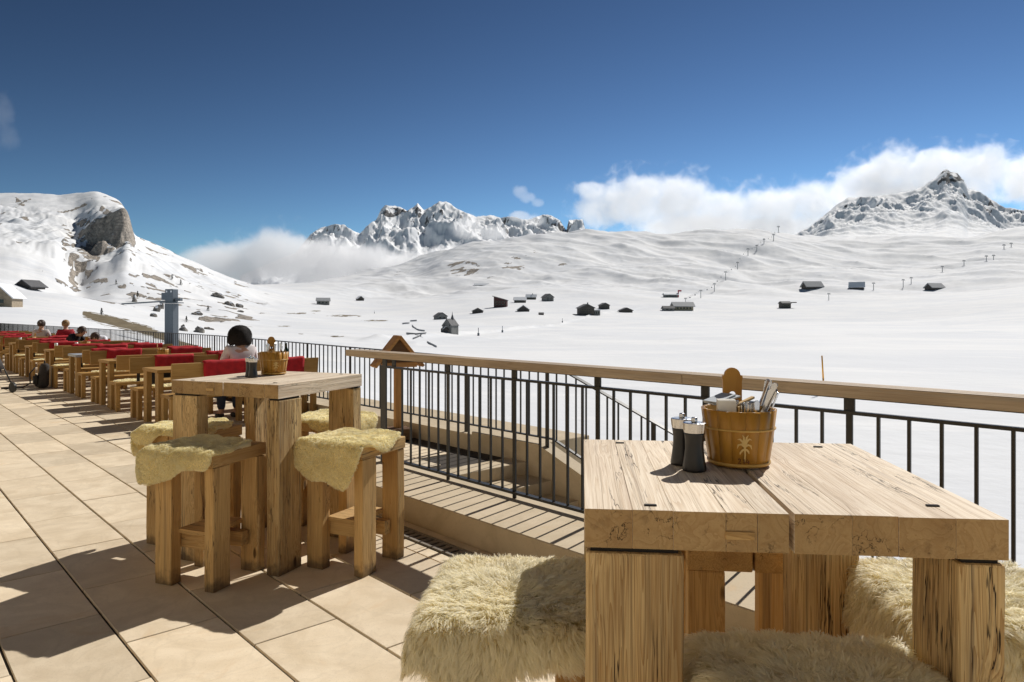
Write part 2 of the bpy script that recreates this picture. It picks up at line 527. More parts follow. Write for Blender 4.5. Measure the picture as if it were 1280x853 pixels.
# snow with bare rock and turf where the 'rock' / 'turf' attributes say the ground is bare
def snow_mat(name, *rocks, snow_gain=1.0, crag=7.0):
    return _snow_mat(name, *rocks, snow_gain=snow_gain, crag=crag)
def _snow_mat(name, rock_a=(0.50, 0.44, 0.37), rock_b=(0.27, 0.245, 0.22), nscale=0.12, snow_gain=1.0, crag=7.0):
    m, nt, b = mat_new(name)
    k = NB(nt)
    pos = k.geo()
    rk = k.attr("rock", "Fac"); tf = k.attr("turf", "Fac")
    n1 = k.noise(pos, nscale, 5, 0.65)
    n2 = k.noise(pos, nscale * 3.1, 4, 0.6)
    ra = k.math('ADD', rk, k.math('MULTIPLY', k.math('SUBTRACT', n1, 0.5), 0.9))
    rm = k.maprange(ra, 0.42, 0.56)
    rockc = k.mix(k.maprange(n2, 0.3, 0.7), rock_b, rock_a)
    strat = k.noise(k.mapping(pos, (nscale * 0.4, nscale * 0.4, nscale * 2.2)), 1.0, 4, 0.6)
    rockc = k.mix(k.math('MULTIPLY', k.maprange(strat, 0.45, 0.7), 0.55), rockc, tuple(x * 0.55 for x in rock_b))
    big = k.noise(pos, 0.012, 3)
    wind = k.noise(k.mapping(pos, (0.02, 0.05, 0.02)), 1.0, 6, 0.62, 0.8)
    snow = k.mix(k.maprange(big, 0.35, 0.65), (0.715, 0.735, 0.765), (0.785, 0.795, 0.805))
    snow = k.mix(k.math('MULTIPLY', k.maprange(wind, 0.52, 0.60), 0.5), snow, (0.85, 0.85, 0.85))
    trk = k.noise(k.mapping(pos, (0.010, 0.0045, 0.004)), 1.0, 1, 0.5, 0.4)
    tl = k.math('MULTIPLY', k.maprange(k.math('ABSOLUTE', k.math('SUBTRACT', k.math('FRACT', k.math('MULTIPLY', trk, 9.0)), 0.5)), 0.0, 0.018, 1.0, 0.0), k.maprange(k.noise(pos, 0.004, 2), 0.48, 0.60))
    snow = k.mix(k.math('MULTIPLY', tl, 0.13), snow, (0.52, 0.56, 0.62))
    if snow_gain != 1.0: snow = k.mix(1.0, snow, (snow_gain,) * 3, 'MULTIPLY')
    turf = k.mix(k.maprange(n2, 0.3, 0.7), (0.11, 0.085, 0.05), (0.22, 0.18, 0.11))
    tm = k.maprange(k.math('ADD', tf, k.math('MULTIPLY', k.math('SUBTRACT', k.noise(pos, 0.5, 5, 0.7), 0.5), 0.9)), 0.42, 0.58)
    c = k.mix(rm, snow, rockc)
    c = k.mix(tm, c, turf)
    k.l(c, b.inputs["Base Color"])
    b.inputs["Roughness"].default_value = 0.85
    b.inputs["Specular IOR Level"].default_value = 0.15
    hb = k.math('ADD', k.noise(pos, 0.35, 4, 0.6), k.math('MULTIPLY', k.noise(pos, 0.05, 4, 0.6), 3.0))
    nb_ = k.bump(hb, 0.28, 0.5)
    hr_ = k.math('MULTIPLY', k.noise(k.mapping(pos, (1, 1, 0.55)), nscale * 0.9, 7, 0.65, 0.5), rm)
    k.l(k.bump(hr_, 0.9, crag, nb_), b.inputs["Normal"])
    return m
M_SNOW = snow_mat("snow")
M_PEAK = snow_mat("peak_rock_and_snow", (0.24, 0.23, 0.225), (0.14, 0.14, 0.145), 0.022, snow_gain=1.2, crag=45.0)

def slope_of(X, Y, Z):
    dzr = np.gradient(Z, axis=0); dyr = np.gradient(Y, axis=0); dxr = np.gradient(X, axis=0)
    dzc = np.gradient(Z, axis=1); dxc = np.gradient(X, axis=1)
    # columns share Y along a row, so d/dX is along the row; remove it from the d/dY estimate
    zx = dzc / np.where(np.abs(dxc) < 1e-6, 1e-6, dxc)
    zy = (dzr - zx * dxr) / np.where(np.abs(dyr) < 1e-6, 1e-6, dyr)
    return zx, zy

def build_land():
    pxs = np.concatenate([np.linspace(-900, -60, 50)[:-1], np.linspace(-60, 1340, 900), np.linspace(1340, 2200, 50)[1:]])
    ys = np.unique(np.concatenate([np.geomspace(9, 9000, 330), np.linspace(740, 880, 110), np.linspace(900, 2700, 160)]))
    PX, YY = np.meshgrid(pxs, ys)
    Z = ground(PX, YY)
    X = (PX - CX) / F * YY
    zx, zy = slope_of(X, YY, Z)
    sl = np.hypot(zx, zy)
    # the cliff on the left
    reg = sstep(PX, 62, 92) * (1 - sstep(PX, 166, 172)) * sstep(YY, 660, 740) * (1 - sstep(YY, 880, 960))
    rock = reg * sstep(sl, 0.75, 1.5) * (1.0 + 0.55 * fbm(X / 9, Z / 7, 4) - 0.35 * sstep(fbm(X / 16 + 5, Z / 5, 3), 0.1, 0.5))
    # scattered stones on the left slopes
    nz = fbm(X / 21 + 3, YY / 42, 4)
    dens = fbm(X / 120 + 8, YY / 160, 2) * 0.5
    reg2 = (1 - sstep(PX, 290, 380)) * sstep(YY, 140, 300) * (1 - sstep(YY, 1080, 1300))
    rock = np.maximum(rock, reg2 * sstep(nz + dens + 0.16 * sstep(PX, 90, 200), 0.34, 0.60) * 0.85)
    SRc = HY + F * (EYE - Z) / YY
    for (ax_, ay_, bx_, by_, w_) in ((124, 288, 100, 330, 15), (104, 322, 88, 362, 11), (126, 306, 106, 344, 9), (70, 350, 100, 366, 4), (128, 262, 140, 270, 5), (20, 250, 28, 256, 4)):
        tt_ = np.clip(((PX - ax_) * (bx_ - ax_) + (SRc - ay_) * (by_ - ay_)) / ((bx_ - ax_) ** 2 + (by_ - ay_) ** 2), 0, 1)
        dd_ = np.hypot(PX - ax_ - tt_ * (bx_ - ax_), SRc - ay_ - tt_ * (by_ - ay_)) / w_
        rock = np.maximum(rock, 0.95 * (1 - sstep(dd_, 0.35, 1.15)) * sstep(fbm(X / 9 + 2, YY / 14, 4) + 0.25, -0.05, 0.30) * sstep(YY, 520, 600) * (1 - sstep(YY, 1150, 1300)))
    # craggy patches on the middle slope
    for cx, cy0, w, h, s in ((580, 336, 26, 12, 0.8), (642, 330, 22, 10, 0.8), (665, 318, 12, 6, 0.6), (702, 330, 10, 6, 0.55), (614, 347, 8, 4, 0.5), (500, 342, 20, 4, 0.45), (725, 322, 8, 6, 0.5)):
        SR = HY + F * (EYE - Z) / YY
        d = ((PX - cx) / w) ** 2 + ((SR - cy0) / h) ** 2
        rock = np.maximum(rock, s * (1 - sstep(d, 0.3, 1.2)) * sstep(fbm(X / 40, YY / 60, 4), -0.1, 0.35) * sstep(YY, 900, 1100))
    # snow-free turf bank beyond the railing, and thawed patches near the stream
    turf = np.zeros_like(Z)
    SR = HY + F * (EYE - Z) / YY
    lx = np.interp(PX, [100, 110, 150, 190, 230, 300], [392, 394, 404, 416, 432, 458])
    ww = np.interp(PX, [98, 110, 150, 200, 260, 310], [1, 6, 7.5, 6, 5, 1])
    turf = np.maximum(turf, (1 - sstep(np.abs(SR - lx + fbm(X / 3, YY / 3, 4) * 7), ww * 0.6, ww * 1.2)) * sstep(PX, 98, 108) * (1 - sstep(PX, 290, 320)) * (YY < 200))
    for cx, cy0, w, h in ((372, 392, 26, 1.6), (395, 389, 10, 1.2), (355, 408, 12, 1.0), (430, 395, 30, 2.0), (470, 401, 24, 1.5), (420, 421, 14, 1.6), (376, 418, 6, 1)):
        d = ((PX - cx) / w) ** 2 + ((SR - cy0) / h) ** 2
        turf = np.maximum(turf, 0.62 * (1 - sstep(d + fbm(X / 6, YY / 8, 3) * 0.9, 0.1, 0.9)))
    verts = np.stack([X, YY, Z], -1).reshape(-1, 3)
    me = np_mesh("snow_ground", verts, grid_faces(*Z.shape), M_SNOW, smooth=True)
    set_attr(me, "rock", rock); set_attr(me, "turf", turf)
    o = link("snow_ground", me)
    tag(o, kind="structure", label="snow covered valley floor, frozen lake and slopes behind the terrace")
    # everything outside the modelled wedge
    s = 40000
    me = np_mesh("valley_floor", [(-s, -s, -12), (s, -s, -12), (s, s, -12), (-s, s, -12)], [(0, 1, 2, 3)], M_SNOW)
    tag(link("valley_floor", me), kind="structure", label="level snow of the wider valley")
build_land()

ROCK_FROM = 0.45
def massif(name, label, sky_pts, base_row, Yc, depth, amp, wl, seed, px0, px1, nc, nr, rock_bias, crest_rock=()):
    """a mountain: crest at depth Yc following sky_pts, front face falling to base_row over 'depth', gullies and buttresses from ridged noise"""
    px = np.linspace(px0, px1, nc)
    p = np.array(sky_pts, float)
    crest = np.interp(px, p[:, 0], p[:, 1])
    t = np.concatenate([np.linspace(0, 1, nr), np.linspace(1.02, 1.6, nr // 5)])
    PX, TT = np.meshgrid(px, t)
    Y = Yc - depth + depth * TT
    X = (PX - CX) / F * Y
    zc = EYE + (HY - crest) / F * Yc
    zb = EYE + (HY - np.interp(px, [px0, px1], base_row)) / F * (Yc - depth)
    H = (zc - zb)[None, :]
    prof = np.where(TT <= 1, 0.5 * TT + 0.5 * TT ** 1.8, 1 - (TT - 1) * 1.4)
    rn = ridged((X + seed * 531 + Y * 0.15) / wl, Y / (wl * 1.5) + seed, 5)
    r2 = ridged((X + seed * 231 - Y * 0.1) / (wl * 0.30), Y / (wl * 1.1) + seed, 4)
    fade = sstep(TT, 0.05, 0.5) * (1 - sstep(TT, 0.86, 1.0) * 0.85)
    Z = zb[None, :] + H * prof + ((rn - 0.8) * amp * (0.35 + 0.65 * sstep(TT, 0.35, 0.75)) + (r2 - 0.8) * amp * 0.25 * sstep(TT, 0.45, 0.75)) * fade * np.clip(H / 250, 0.25, 1.2)
    Z = Z + fbm((X + seed * 77) / (wl * 0.10), Y / (wl * 0.2), 3) * amp * 0.10 * fade
    jag = fbm(PX / 9 + seed, PX * 0 + seed, 4) * 1.6
    Z = np.minimum(Z, EYE + (HY - crest[None, :] + jag) / F * Y)
    zx, zy = slope_of(X, Y, Z)
    sl = np.hypot(zx, zy)
    rk = sstep(sl, 0.9, 2.4) * 0.55 + (fbm(X / (wl * 0.22), Y / (wl * 0.5) + Z / (wl * 0.15), 4)) * 0.55 + rock_bias
    SR = HY + F * (EYE - Z) / Y
    for cx, cy0, w, h, s in crest_rock:
        d = ((PX - cx) / w) ** 2 + ((SR - cy0) / h) ** 2
        rk = rk + s * (1 - sstep(d, 0.3, 1.2))
    rk = rk * sstep(TT, ROCK_FROM, ROCK_FROM + 0.25)
    me = np_mesh(name, np.stack([X, Y, Z], -1).reshape(-1, 3), grid_faces(*Z.shape), M_PEAK, smooth=True)
    set_attr(me, "rock", rk); set_attr(me, "turf", np.zeros_like(rk))
    return tag(link(name, me), kind="structure", label=label)

massif("mountain_range", "jagged snowy range with rock towers on the skyline behind the hamlet",
       [(300, 345), (370, 315), (388, 292), (400, 285), (415, 281), (430, 281), (440, 288), (450, 292), (458, 283), (470, 275), (476, 262), (482, 257), (498, 258), (508, 263), (516, 260), (522, 254), (530, 263), (540, 258), (549, 252), (558, 252), (570, 260), (580, 265), (595, 271), (612, 269), (625, 272), (640, 271), (660, 275), (680, 268), (690, 270), (700, 276), (708, 288), (711, 275), (728, 274), (732, 288), (760, 296), (830, 310), (900, 330)],
       (378, 352), 6400, 3100, 115, 700, 1, 300, 900, 620, 190, -0.06,
       ((495, 265, 22, 8, 0.45), (524, 264, 9, 10, 0.4), (548, 262, 10, 5, 0.15), (690, 275, 14, 8, 0.25), (604, 273, 20, 6, 0.2)))
massif("rocky_peak", "pointed rocky peak with snowy flanks standing against the cloud",
       [(900, 305), (985, 298), (1010, 285), (1030, 270), (1045, 256), (1060, 247), (1090, 246), (1120, 242), (1140, 239), (1152, 234), (1160, 228), (1170, 222), (1178, 214), (1183, 211), (1188, 215), (1196, 216), (1204, 224), (1210, 236), (1225, 240), (1240, 250), (1255, 259), (1268, 261), (1285, 264), (1330, 272), (1420, 290), (1500, 300)],
       (306, 303), 5200, 2450, 62, 420, 4, 900, 1480, 640, 170, -0.09,
       ((1188, 222, 20, 12, 0.45), (1070, 280, 22, 7, 0.3), (1237, 262, 14, 10, 0.35), (1275, 266, 10, 5, 0.35), (1060, 258, 5, 9, 0.25), (1188, 250, 8, 5, 0.3)))
# ------------------------------------------------------------------ clouds: soft volumes of water droplets, each built from puffs
def cloud_mat(name, blobs, dens, nscale, wisp=0.5):
    """density falls off smoothly from each puff (centre, radii) and is broken up by noise"""
    m = bpy.data.materials.new(name)
    m.use_nodes = True
    nt = m.node_tree
    nt.nodes.remove(nt.nodes["Principled BSDF"])
    k = NB(nt)
    out = nt.nodes["Material Output"]
    pos = k.geo()
    warp = k.n("ShaderNodeTexNoise"); warp.inputs["Scale"].default_value = nscale * 0.6; warp.inputs["Detail"].default_value = 2
    k.l(pos, warp.inputs["Vector"])
    def smax(a, b):
        x = k.n("ShaderNodeMath", operation='SMOOTH_MAX')
        k.l(a, x.inputs[0]); k.l(b, x.inputs[1]); x.inputs[2].default_value = 0.35
        return x.outputs[0]
    tot = None
    for c, r in blobs:
        s = k.n("ShaderNodeVectorMath", operation='SUBTRACT'); k.l(pos, s.inputs[0]); s.inputs[1].default_value = c
        d = k.n("ShaderNodeVectorMath", operation='DIVIDE'); k.l(s.outputs[0], d.inputs[0]); d.inputs[1].default_value = r
        ln = k.n("ShaderNodeVectorMath", operation='LENGTH'); k.l(d.outputs[0], ln.inputs[0])
        f = k.maprange(ln.outputs["Value"], 0.25, 1.0, 1.0, 0.0)
        tot = f if tot is None else smax(tot, f)
    n = k.noise(pos, nscale, 7, 0.66, 0.4)
    x = k.math('ADD', tot, k.math('MULTIPLY', k.math('SUBTRACT', n, 0.5), 2.0 * wisp))
    x = k.math('MULTIPLY', k.maprange(x, 0.30, 0.85), k.maprange(tot, 0.0, 0.15))
    v = k.n("ShaderNodeVolumePrincipled")
    v.inputs["Color"].default_value = (0.975, 0.978, 0.985, 1)
    v.inputs["Anisotropy"].default_value = 0.42
    k.l(k.math('MULTIPLY', x, dens), v.inputs["Density"])
    k.l(v.outputs[0], out.inputs["Volume"])
    return m

def cloud(label, puffs, Y, dens, nscale, wisp=0.5, depth=0.6, group=None):
    """puffs: (px, py, rx, ry) in photo pixels at depth Y"""
    s = Y / F
    blobs = []
    bm = bmesh.new()
    for i, (px, py, rx, ry) in enumerate(puffs):
        y = Y + ((i * 7919) % 5 - 2) * 0.06 * rx * s
        c = ((px - CX) * s, y, EYE + (HY - py) * s)
        r = (rx * s, max(rx, ry) * depth * s, ry * s)
        blobs.append((c, r))
        bmesh.ops.create_icosphere(bm, subdivisions=3, radius=1.0, matrix=Matrix.Translation(c) @ Matrix.Diagonal((r[0] * 1.03, r[1] * 1.03, r[2] * 1.03, 1)))
    me = bm_done("cloud", bm)
    o = link("cloud_source", me)
    md = o.modifiers.new("remesh", 'REMESH'); md.mode = 'VOXEL'; md.voxel_size = min(b[1][2] for b in blobs) * 0.22
    dg = bpy.context.evaluated_depsgraph_get()
    me2 = bpy.data.meshes.new_from_object(o.evaluated_get(dg))
    bpy.data.objects.remove(o)
    me2.materials.clear()
    me2.materials.append(cloud_mat("cloud_vapour", blobs, dens, nscale, wisp))
    return tag(link("cloud", me2), label, "cloud", group)

cloud("low fog bank lying in the saddle below the jagged range, beside the cliff hill",
      [(290, 334, 80, 44), (345, 322, 84, 56), (400, 330, 84, 52), (455, 334, 90, 44), (515, 336, 80, 32), (258, 330, 50, 32), (565, 322, 60, 26)], 3150, 0.014, 0.013, 0.7)
cloud("long white cloud bank billowing behind the smooth middle hill",
      [(750, 262, 52, 40), (800, 250, 70, 52), (850, 256, 74, 56), (905, 268, 72, 46), (965, 262, 74, 44), (1020, 256, 66, 44), (880, 284, 130, 34), (738, 238, 34, 18), (960, 290, 130, 34), (1020, 282, 70, 36)], 8200, 0.0046, 0.0056, 0.95)
cloud("tall white cloud towering behind the pointed rocky peak",
      [(1075, 236, 58, 44), (1120, 216, 66, 46), (1170, 212, 70, 42), (1225, 214, 62, 46), (1240, 194, 24, 28), (1285, 226, 76, 48), (1350, 232, 84, 50), (1150, 252, 140, 42)], 7400, 0.0052, 0.0060, 0.95)
cloud("small grey mist patch clinging to the right flank of the jagged range",
      [(585, 285, 34, 26), (615, 292, 30, 18), (650, 270, 22, 12), (668, 276, 22, 12)], 4000, 0.009, 0.014, 0.8)
cloud("tiny wisp of cloud floating in the blue above the range",
      [(650, 240, 16, 13), (660, 247, 17, 12), (672, 254, 14, 9)], 6200, 0.0035, 0.012, 0.9)
cloud("faint upright wisp at the far left of the sky",
      [(4, 142, 20, 36), (9, 172, 18, 28)], 6500, 0.0005, 0.006, 1.1)
# ------------------------------------------------------------------ terrace: paving, kerb, stairwell
def stone_mat(name, ca, cb, spots=0.25, rough=0.7, scale=3.0, rand_amt=0.26, bump=0.12):
    m, nt, b = mat_new(name)
    k = NB(nt)
    pos = k.geo()
    rnd = k.rand()
    sh = k.n("ShaderNodeVectorMath", operation='ADD'); k.l(pos, sh.inputs[0])
    cx = k.n("ShaderNodeCombineXYZ"); k.l(k.math('MULTIPLY', rnd, 50.0), cx.inputs[2]); k.l(cx.outputs[0], sh.inputs[1])
    p = sh.outputs[0]
    a = k.noise(p, scale, 5, 0.6, 1.2)
    c = k.mix(k.maprange(a, 0.3, 0.72), ca, cb)
    vein = k.noise(p, scale * 0.6, 3, 0.5, 2.5)
    vv = k.maprange(k.math('ABSOLUTE', k.math('SUBTRACT', vein, 0.5)), 0.0, 0.05, 1.0, 0.0)
    c = k.mix(k.math('MULTIPLY', vv, 0.16), c, tuple(x * 0.72 for x in ca))
    g = k.noise(p, 90, 2)
    c = k.mix(k.math('MULTIPLY', k.maprange(g, 0.55, 0.75), spots), c, tuple(x * 0.7 for x in ca))
    och = k.noise(p, 1.7, 4, 0.6, 1.8)
    c = k.mix(k.math('MULTIPLY', k.maprange(och, 0.58, 0.72), 0.30), c, (0.56, 0.36, 0.17))
    grit = k.noise(pos, 320, 1)
    c = k.mix(k.math('MULTIPLY', k.maprange(grit, 0.68, 0.74), 0.35), c, (0.16, 0.12, 0.08))
    stain = k.noise(pos, 0.9, 5, 0.65)
    c = k.mix(k.math('MULTIPLY', k.maprange(stain, 0.55, 0.75), 0.22), c, tuple(x * 0.6 for x in ca))
    f = k.math('ADD', k.math('MULTIPLY', k.math('SUBTRACT', rnd, 0.5), rand_amt), 1.0)
    s = k.n("ShaderNodeVectorMath", operation='SCALE'); k.l(c, s.inputs[0]); k.l(f, s.inputs["Scale"])
    k.l(s.outputs[0], b.inputs["Base Color"])
    k.l(k.maprange(a, 0.3, 0.7, rough - 0.08, rough + 0.1), b.inputs["Roughness"])
    b.inputs["Specular IOR Level"].default_value = 0.3
    k.l(k.bump(k.math('ADD', g, k.math('MULTIPLY', a, 1.5)), bump, 0.004), b.inputs["Normal"])
    return m
M_TILE = stone_mat("sandstone_paving", (0.63, 0.515, 0.36), (0.75, 0.635, 0.47))
M_KERB = stone_mat("kerb_stone", (0.50, 0.405, 0.27), (0.60, 0.50, 0.36), 0.35, 0.8, 2.0, 0.05, 0.2)
M_JOINT = plain("paving_bed", (0.04, 0.031, 0.023), 0.95)
M_METAL = plain("dark_railing_paint", (0.030, 0.029, 0.027), 0.42, 0.35, 0.15, 12, 0.05, 200)
M_GRATE = plain("drain_steel", (0.28, 0.25, 0.21), 0.5, 0.4)

def slab(name, a0, a1, b0, b1, z0, z1, mat, parent=None, bevel=0.0):
    me = box_mesh(name, (0, 0, 0), (b1 - b0, a1 - a0, z1 - z0), mat, bevel=bevel)
    p = T((a0 + a1) / 2, (b0 + b1) / 2, (z0 + z1) / 2)
    o = link(name, me, None, p, (0, 0, TROT))
    if parent is not None:
        o.parent = parent
        o.matrix_parent_inverse = Matrix.Identity(4)
        o.location = p - parent.location if parent.rotation_euler.z == 0 else p
    return o

A_END = 5.55                     # where the kerb and the inner railing end
ST_A = 5.27                      # top step
floor = link("terrace_floor", None, None, (0, 0, 0))
tag(floor, kind="structure", label="sunlit terrace of large pale sandstone slabs")
f1 = slab("paving_bed", -5, 46, -8, 2.94, -0.6, -0.012, M_JOINT, floor)
f2 = slab("paving_bed", A_END, 46, 2.94, 5.03, -0.6, -0.012, M_JOINT, floor)

TL, TW = 0.85, 0.426
tile_meshes = []
for j in range(6):
    bm = bmesh.new()
    bm_box(bm, (0, 0, -0.02), (TW - 0.013, TL - 0.0095, 0.04))
    tile_meshes.append(bm_done("tile", bm, M_TILE, bevel=0.0022))
tiles = []
for i in range(-8, 12):
    b0 = 0.042 + i * TW
    bc = b0 + TW / 2
    off = 4.447 if i % 2 == 0 else 4.447 - TL / 2 + 0.012
    for n in range(-9, 49):
        ac = off + (n + 0.5) * TL
        bmax = 2.94 if ac < A_END + 0.2 else 5.0
        if bc + TW / 2 > bmax - (0.2 if ac < A_END + 0.2 else 0.0): continue
        tiles.append((ac, bc))
def dist_rank(t):
    p = T(*t)
    if p.y < 1.5: return 1e6 + p.length
    px = CX + F * p.x / p.y; py = HY + F * EYE / p.y
    if px < -120 or px > 1400 or py > 900: return 1e5 + p.length
    return p.y
tiles.sort(key=dist_rank)
rest_v, rest_f = [], []
for q, (ac, bc) in enumerate(tiles):
    if q < 300:
        o = link("tile", tile_meshes[q % 6], floor, T(ac, bc, random.uniform(-0.0012, 0.0008)), (random.gauss(0, 0.0007), random.gauss(0, 0.0007), TROT))
    else:
        hw, hl = TW / 2 - 0.0045, TL / 2 - 0.003
        n = len(rest_v)
        for da, db in ((-hl, -hw), (-hl, hw), (hl, hw), (hl, -hw)): rest_v.append(T(ac + da, bc + db, 0))
        for da, db in ((-hl, -hw), (-hl, hw), (hl, hw), (hl, -hw)): rest_v.append(T(ac + da, bc + db, -0.03))
        rest_f += [(n, n + 1, n + 2, n + 3)] + [(n + k, n + 4 + k, n + 4 + (k + 1) % 4, n + (k + 1) % 4) for k in range(4)]
me = np_mesh("far_tiles", rest_v, rest_f, M_TILE)
tag(link("far_tiles", me, floor), kind="stuff")
# strip of edging slabs and slotted drain along the kerb
edge_me = box_mesh("edge_tile", (0, 0, -0.02), (0.098, TL - 0.006, 0.04), M_TILE, 0.002)
for n in range(-6, 8):
    ac = 4.2 + n * TL - TL
    if ac < A_END - 0.3: link("edge_tile", edge_me, floor, T(ac, 2.648, 0), (0, 0, TROT))
bm = bmesh.new()
for n in range(120):
    bm_box(bm, (0, -3.0 + n * 0.07, -0.006), (0.085, 0.042, 0.006))
for s in (-1, 1):
    bm_box(bm, (s * 0.055, 1.2, -0.005), (0.02, 8.5, 0.012))
dr = link("drain_grate", bm_done("drain_grate", bm, M_GRATE), floor, T(1.3, 2.79, 0), (0, 0, TROT))
edge2 = box_mesh("edge_tile", (0, 0, -0.02), (0.062, TL - 0.006, 0.04), M_TILE, 0.002)
for n in range(-6, 8):
    ac = 3.9 + n * TL - TL
    if ac < A_END - 0.3: link("edge_tile", edge2, floor, T(ac, 2.897, 0), (0, 0, TROT))

kerb = slab("kerb", -5, A_END, 2.94, 3.62, -0.6, 0.18, M_KERB, None, 0.006)
tag(kerb, "broad stone kerb carrying the wooden-topped railing", kind="structure")

stair = link("stairs", None, None, (0, 0, 0))
tag(stair, "stone stairs going down from the terrace between two railings", kind="structure")
land_o = slab("landing", ST_A, A_END, 3.62, 5.03, -0.5, 0.0, M_KERB, stair, 0.004)
RISE, TREAD = 0.13, 0.36
for k in range(1, 17):
    a1 = ST_A - (k - 1) * TREAD
    slab("step", a1 - TREAD, a1 - 0.002, 3.622, 5.028, -RISE * k - 0.45, -RISE * k, M_KERB, stair, 0.004)
# flank wall on the valley side, its top following the stairs
def wall_top(a):
    return 0.2 if a > 5.11 else 0.2 - (5.11 - a) * RISE / TREAD
bm = bmesh.new()
poly = [(46, -1.5), (46, 0.17), (A_END + 0.6, 0.17), (A_END + 0.6, 0.2), (5.11, 0.2), (-1.5, wall_top(-1.5)), (-1.5, -4.5), (5, -3.5)]
a_ = [bm.verts.new(T(a, 5.03, z)) for a, z in poly]; b_ = [bm.verts.new(T(a, 5.2, z)) for a, z in poly]
bm.faces.new(a_); bm.faces.new(list(reversed(b_)))
for i in range(len(poly)):
    bm.faces.new((b_[i], b_[(i + 1) % len(poly)], a_[(i + 1) % len(poly)], a_[i]))
bmesh.ops.recalc_face_normals(bm, faces=list(bm.faces))
wl = link("flank_wall", bm_done("flank_wall", bm, M_KERB))
tag(wl, "low stone wall beside the stairs carrying the outer railing", kind="structure")
led = slab("outer_ledge", 5.25, 46, 5.202, 5.98, -6.8, 0.165, M_KERB, None, 0.006)
tag(led, "wide stone ledge outside the outer railing", kind="structure")
led2 = slab("terrace_front", -5, A_END, 3.0, 5.2, -8.0, -3.0, M_KERB, None)
tag(led2, "stone face of the building under the terrace", kind="structure")

# ------------------------------------------------------------------ railings
M_RAILWOOD = wood("weathered_handrail", (0.50, 0.40, 0.29), (0.41, 0.32, 0.225), (0.26, 0.19, 0.13), (0.30, 0.28, 0.25), 0.45, 0.25, 0.7, 0.2, 1.0, 0.2, 0.06)
def bar_between(name, p, q, w, h, mat, parent, bevel=0.0):
    """a bar of section w x h from p to q"""
    p, q = Vector(p), Vector(q)
    L = (q - p).length
    me = box_mesh(name, (0, 0, 0), (L, w, h), mat, bevel)
    o = link(name, me, parent, (p + q) / 2)
    d = (q - p).normalized()
    y = Vector((0, 0, 1)).cross(d).normalized()
    z = d.cross(y)
    o.rotation_euler = Matrix((d, y, z)).transposed().to_euler()
    return o

RB = 3.48
inner = link("stair_railing", None)
tag(inner, "dark metal railing with a broad wooden top rail standing on the kerb", "railing")
for i, db in enumerate((-0.054, 0.0, 0.054)):
    for (a0, a1) in ((-1.6, 2.3), (2.302, 6.05)):
        me = box_mesh("handrail_plank", (0, 0, 0), (a1 - a0, 0.0515, 0.058), M_RAILWOOD, 0.003, axis=0)
        link("handrail_plank", me, inner, T((a0 + a1) / 2, RB + db, 1.142), (0, 0, TROT + math.pi / 2))
bar_between("mid_rail", T(-1.6, RB, 1.035), T(A_END - 0.09, RB, 1.035), 0.038, 0.016, M_METAL, inner)
bar_between("bottom_rail", T(-1.6, RB, 0.222), T(A_END - 0.09, RB, 0.222), 0.045, 0.018, M_METAL, inner)
bar_between("under_rail", T(-1.5, RB, 1.107), T(5.95, RB, 1.107), 0.05, 0.008, M_METAL, inner)
def vbar_mesh(name, sx, sy, z0, z1, bev=0.0):
    return box_mesh(name, (0, 0, (z0 + z1) / 2), (sx, sy, z1 - z0), M_METAL, bev)
bar_me = vbar_mesh("bar", 0.014, 0.014, 0.232, 1.027)
head_me = vbar_mesh("rail_bracket", 0.012, 0.05, 1.0435, 1.1025)
post_me = vbar_mesh("post", 0.012, 0.03, 0.1805, 1.027)
SP = 0.785
k0 = 5.38 - 0.04
n = 0
a = k0
while a > -1.5:
    for j in range(6):
        aa = a - j * SP / 6
        if aa < -1.5: break
        if j == 0 and n > 0:
            link("post", post_me, inner, T(aa, RB + 0.0, 0), (0, 0, TROT + 0.0))
        elif not (n == 0 and j == 0):
            link("bar", bar_me, inner, T(aa, RB, 0), (0, 0, TROT))
    link("rail_bracket", head_me, inner, T(a, RB, 0), (0, 0, TROT))
    a -= SP; n += 1
ep = vbar_mesh("end_post", 0.014, 0.088, 0.05, 1.045)
link("end_post", ep, inner, T(A_END - 0.045, RB, 0), (0, 0, TROT))
link("rail_bracket", vbar_mesh("rail_bracket", 0.012, 0.06, 1.0455, 1.103), inner, T(A_END - 0.06, RB, 0), (0, 0, TROT))

OB = 5.10
outer = link("terrace_railing", None)
tag(outer, "long slim dark metal railing running along the valley edge to the far end", "railing")
SLOPE = RISE / TREAD
def orail(a, z):                      # height of a rail of the outer railing above the stairs
    return z if a >= 4.95 else z - (4.95 - a) * SLOPE
def otop(a):
    z = 1.10 - 0.095 * min(1.0, max(0.0, (14.0 - a) / 9.0))
    return z if a >= 4.95 else z - (4.95 - a) * SLOPE
for a1, a0 in ((45, 14), (14, 4.95), (4.95, 0.6)):
    bar_between("top_rail", T(a1, OB, otop(a1)), T(a0, OB, otop(a0)), 0.052, 0.012, M_METAL, outer)
for a1, a0 in ((45, 4.95), (4.95, 0.6)):
    bar_between("bottom_rail", T(a1, OB, orail(a1, 0.262)), T(a0, OB, orail(a0, 0.262)), 0.034, 0.014, M_METAL, outer)
obar = vbar_mesh("bar", 0.013, 0.013, 0.0, 1.0)
opost = vbar_mesh("post", 0.012, 0.045, 0.0, 1.0)
def upright(name, me, a, z0):
    o = link(name, me, outer, T(a, OB, z0), (0, 0, TROT))
    o.scale = (1, 1, otop(a) - 0.007 - z0)
q = 0
aa = 0.75
far_bm = bmesh.new()
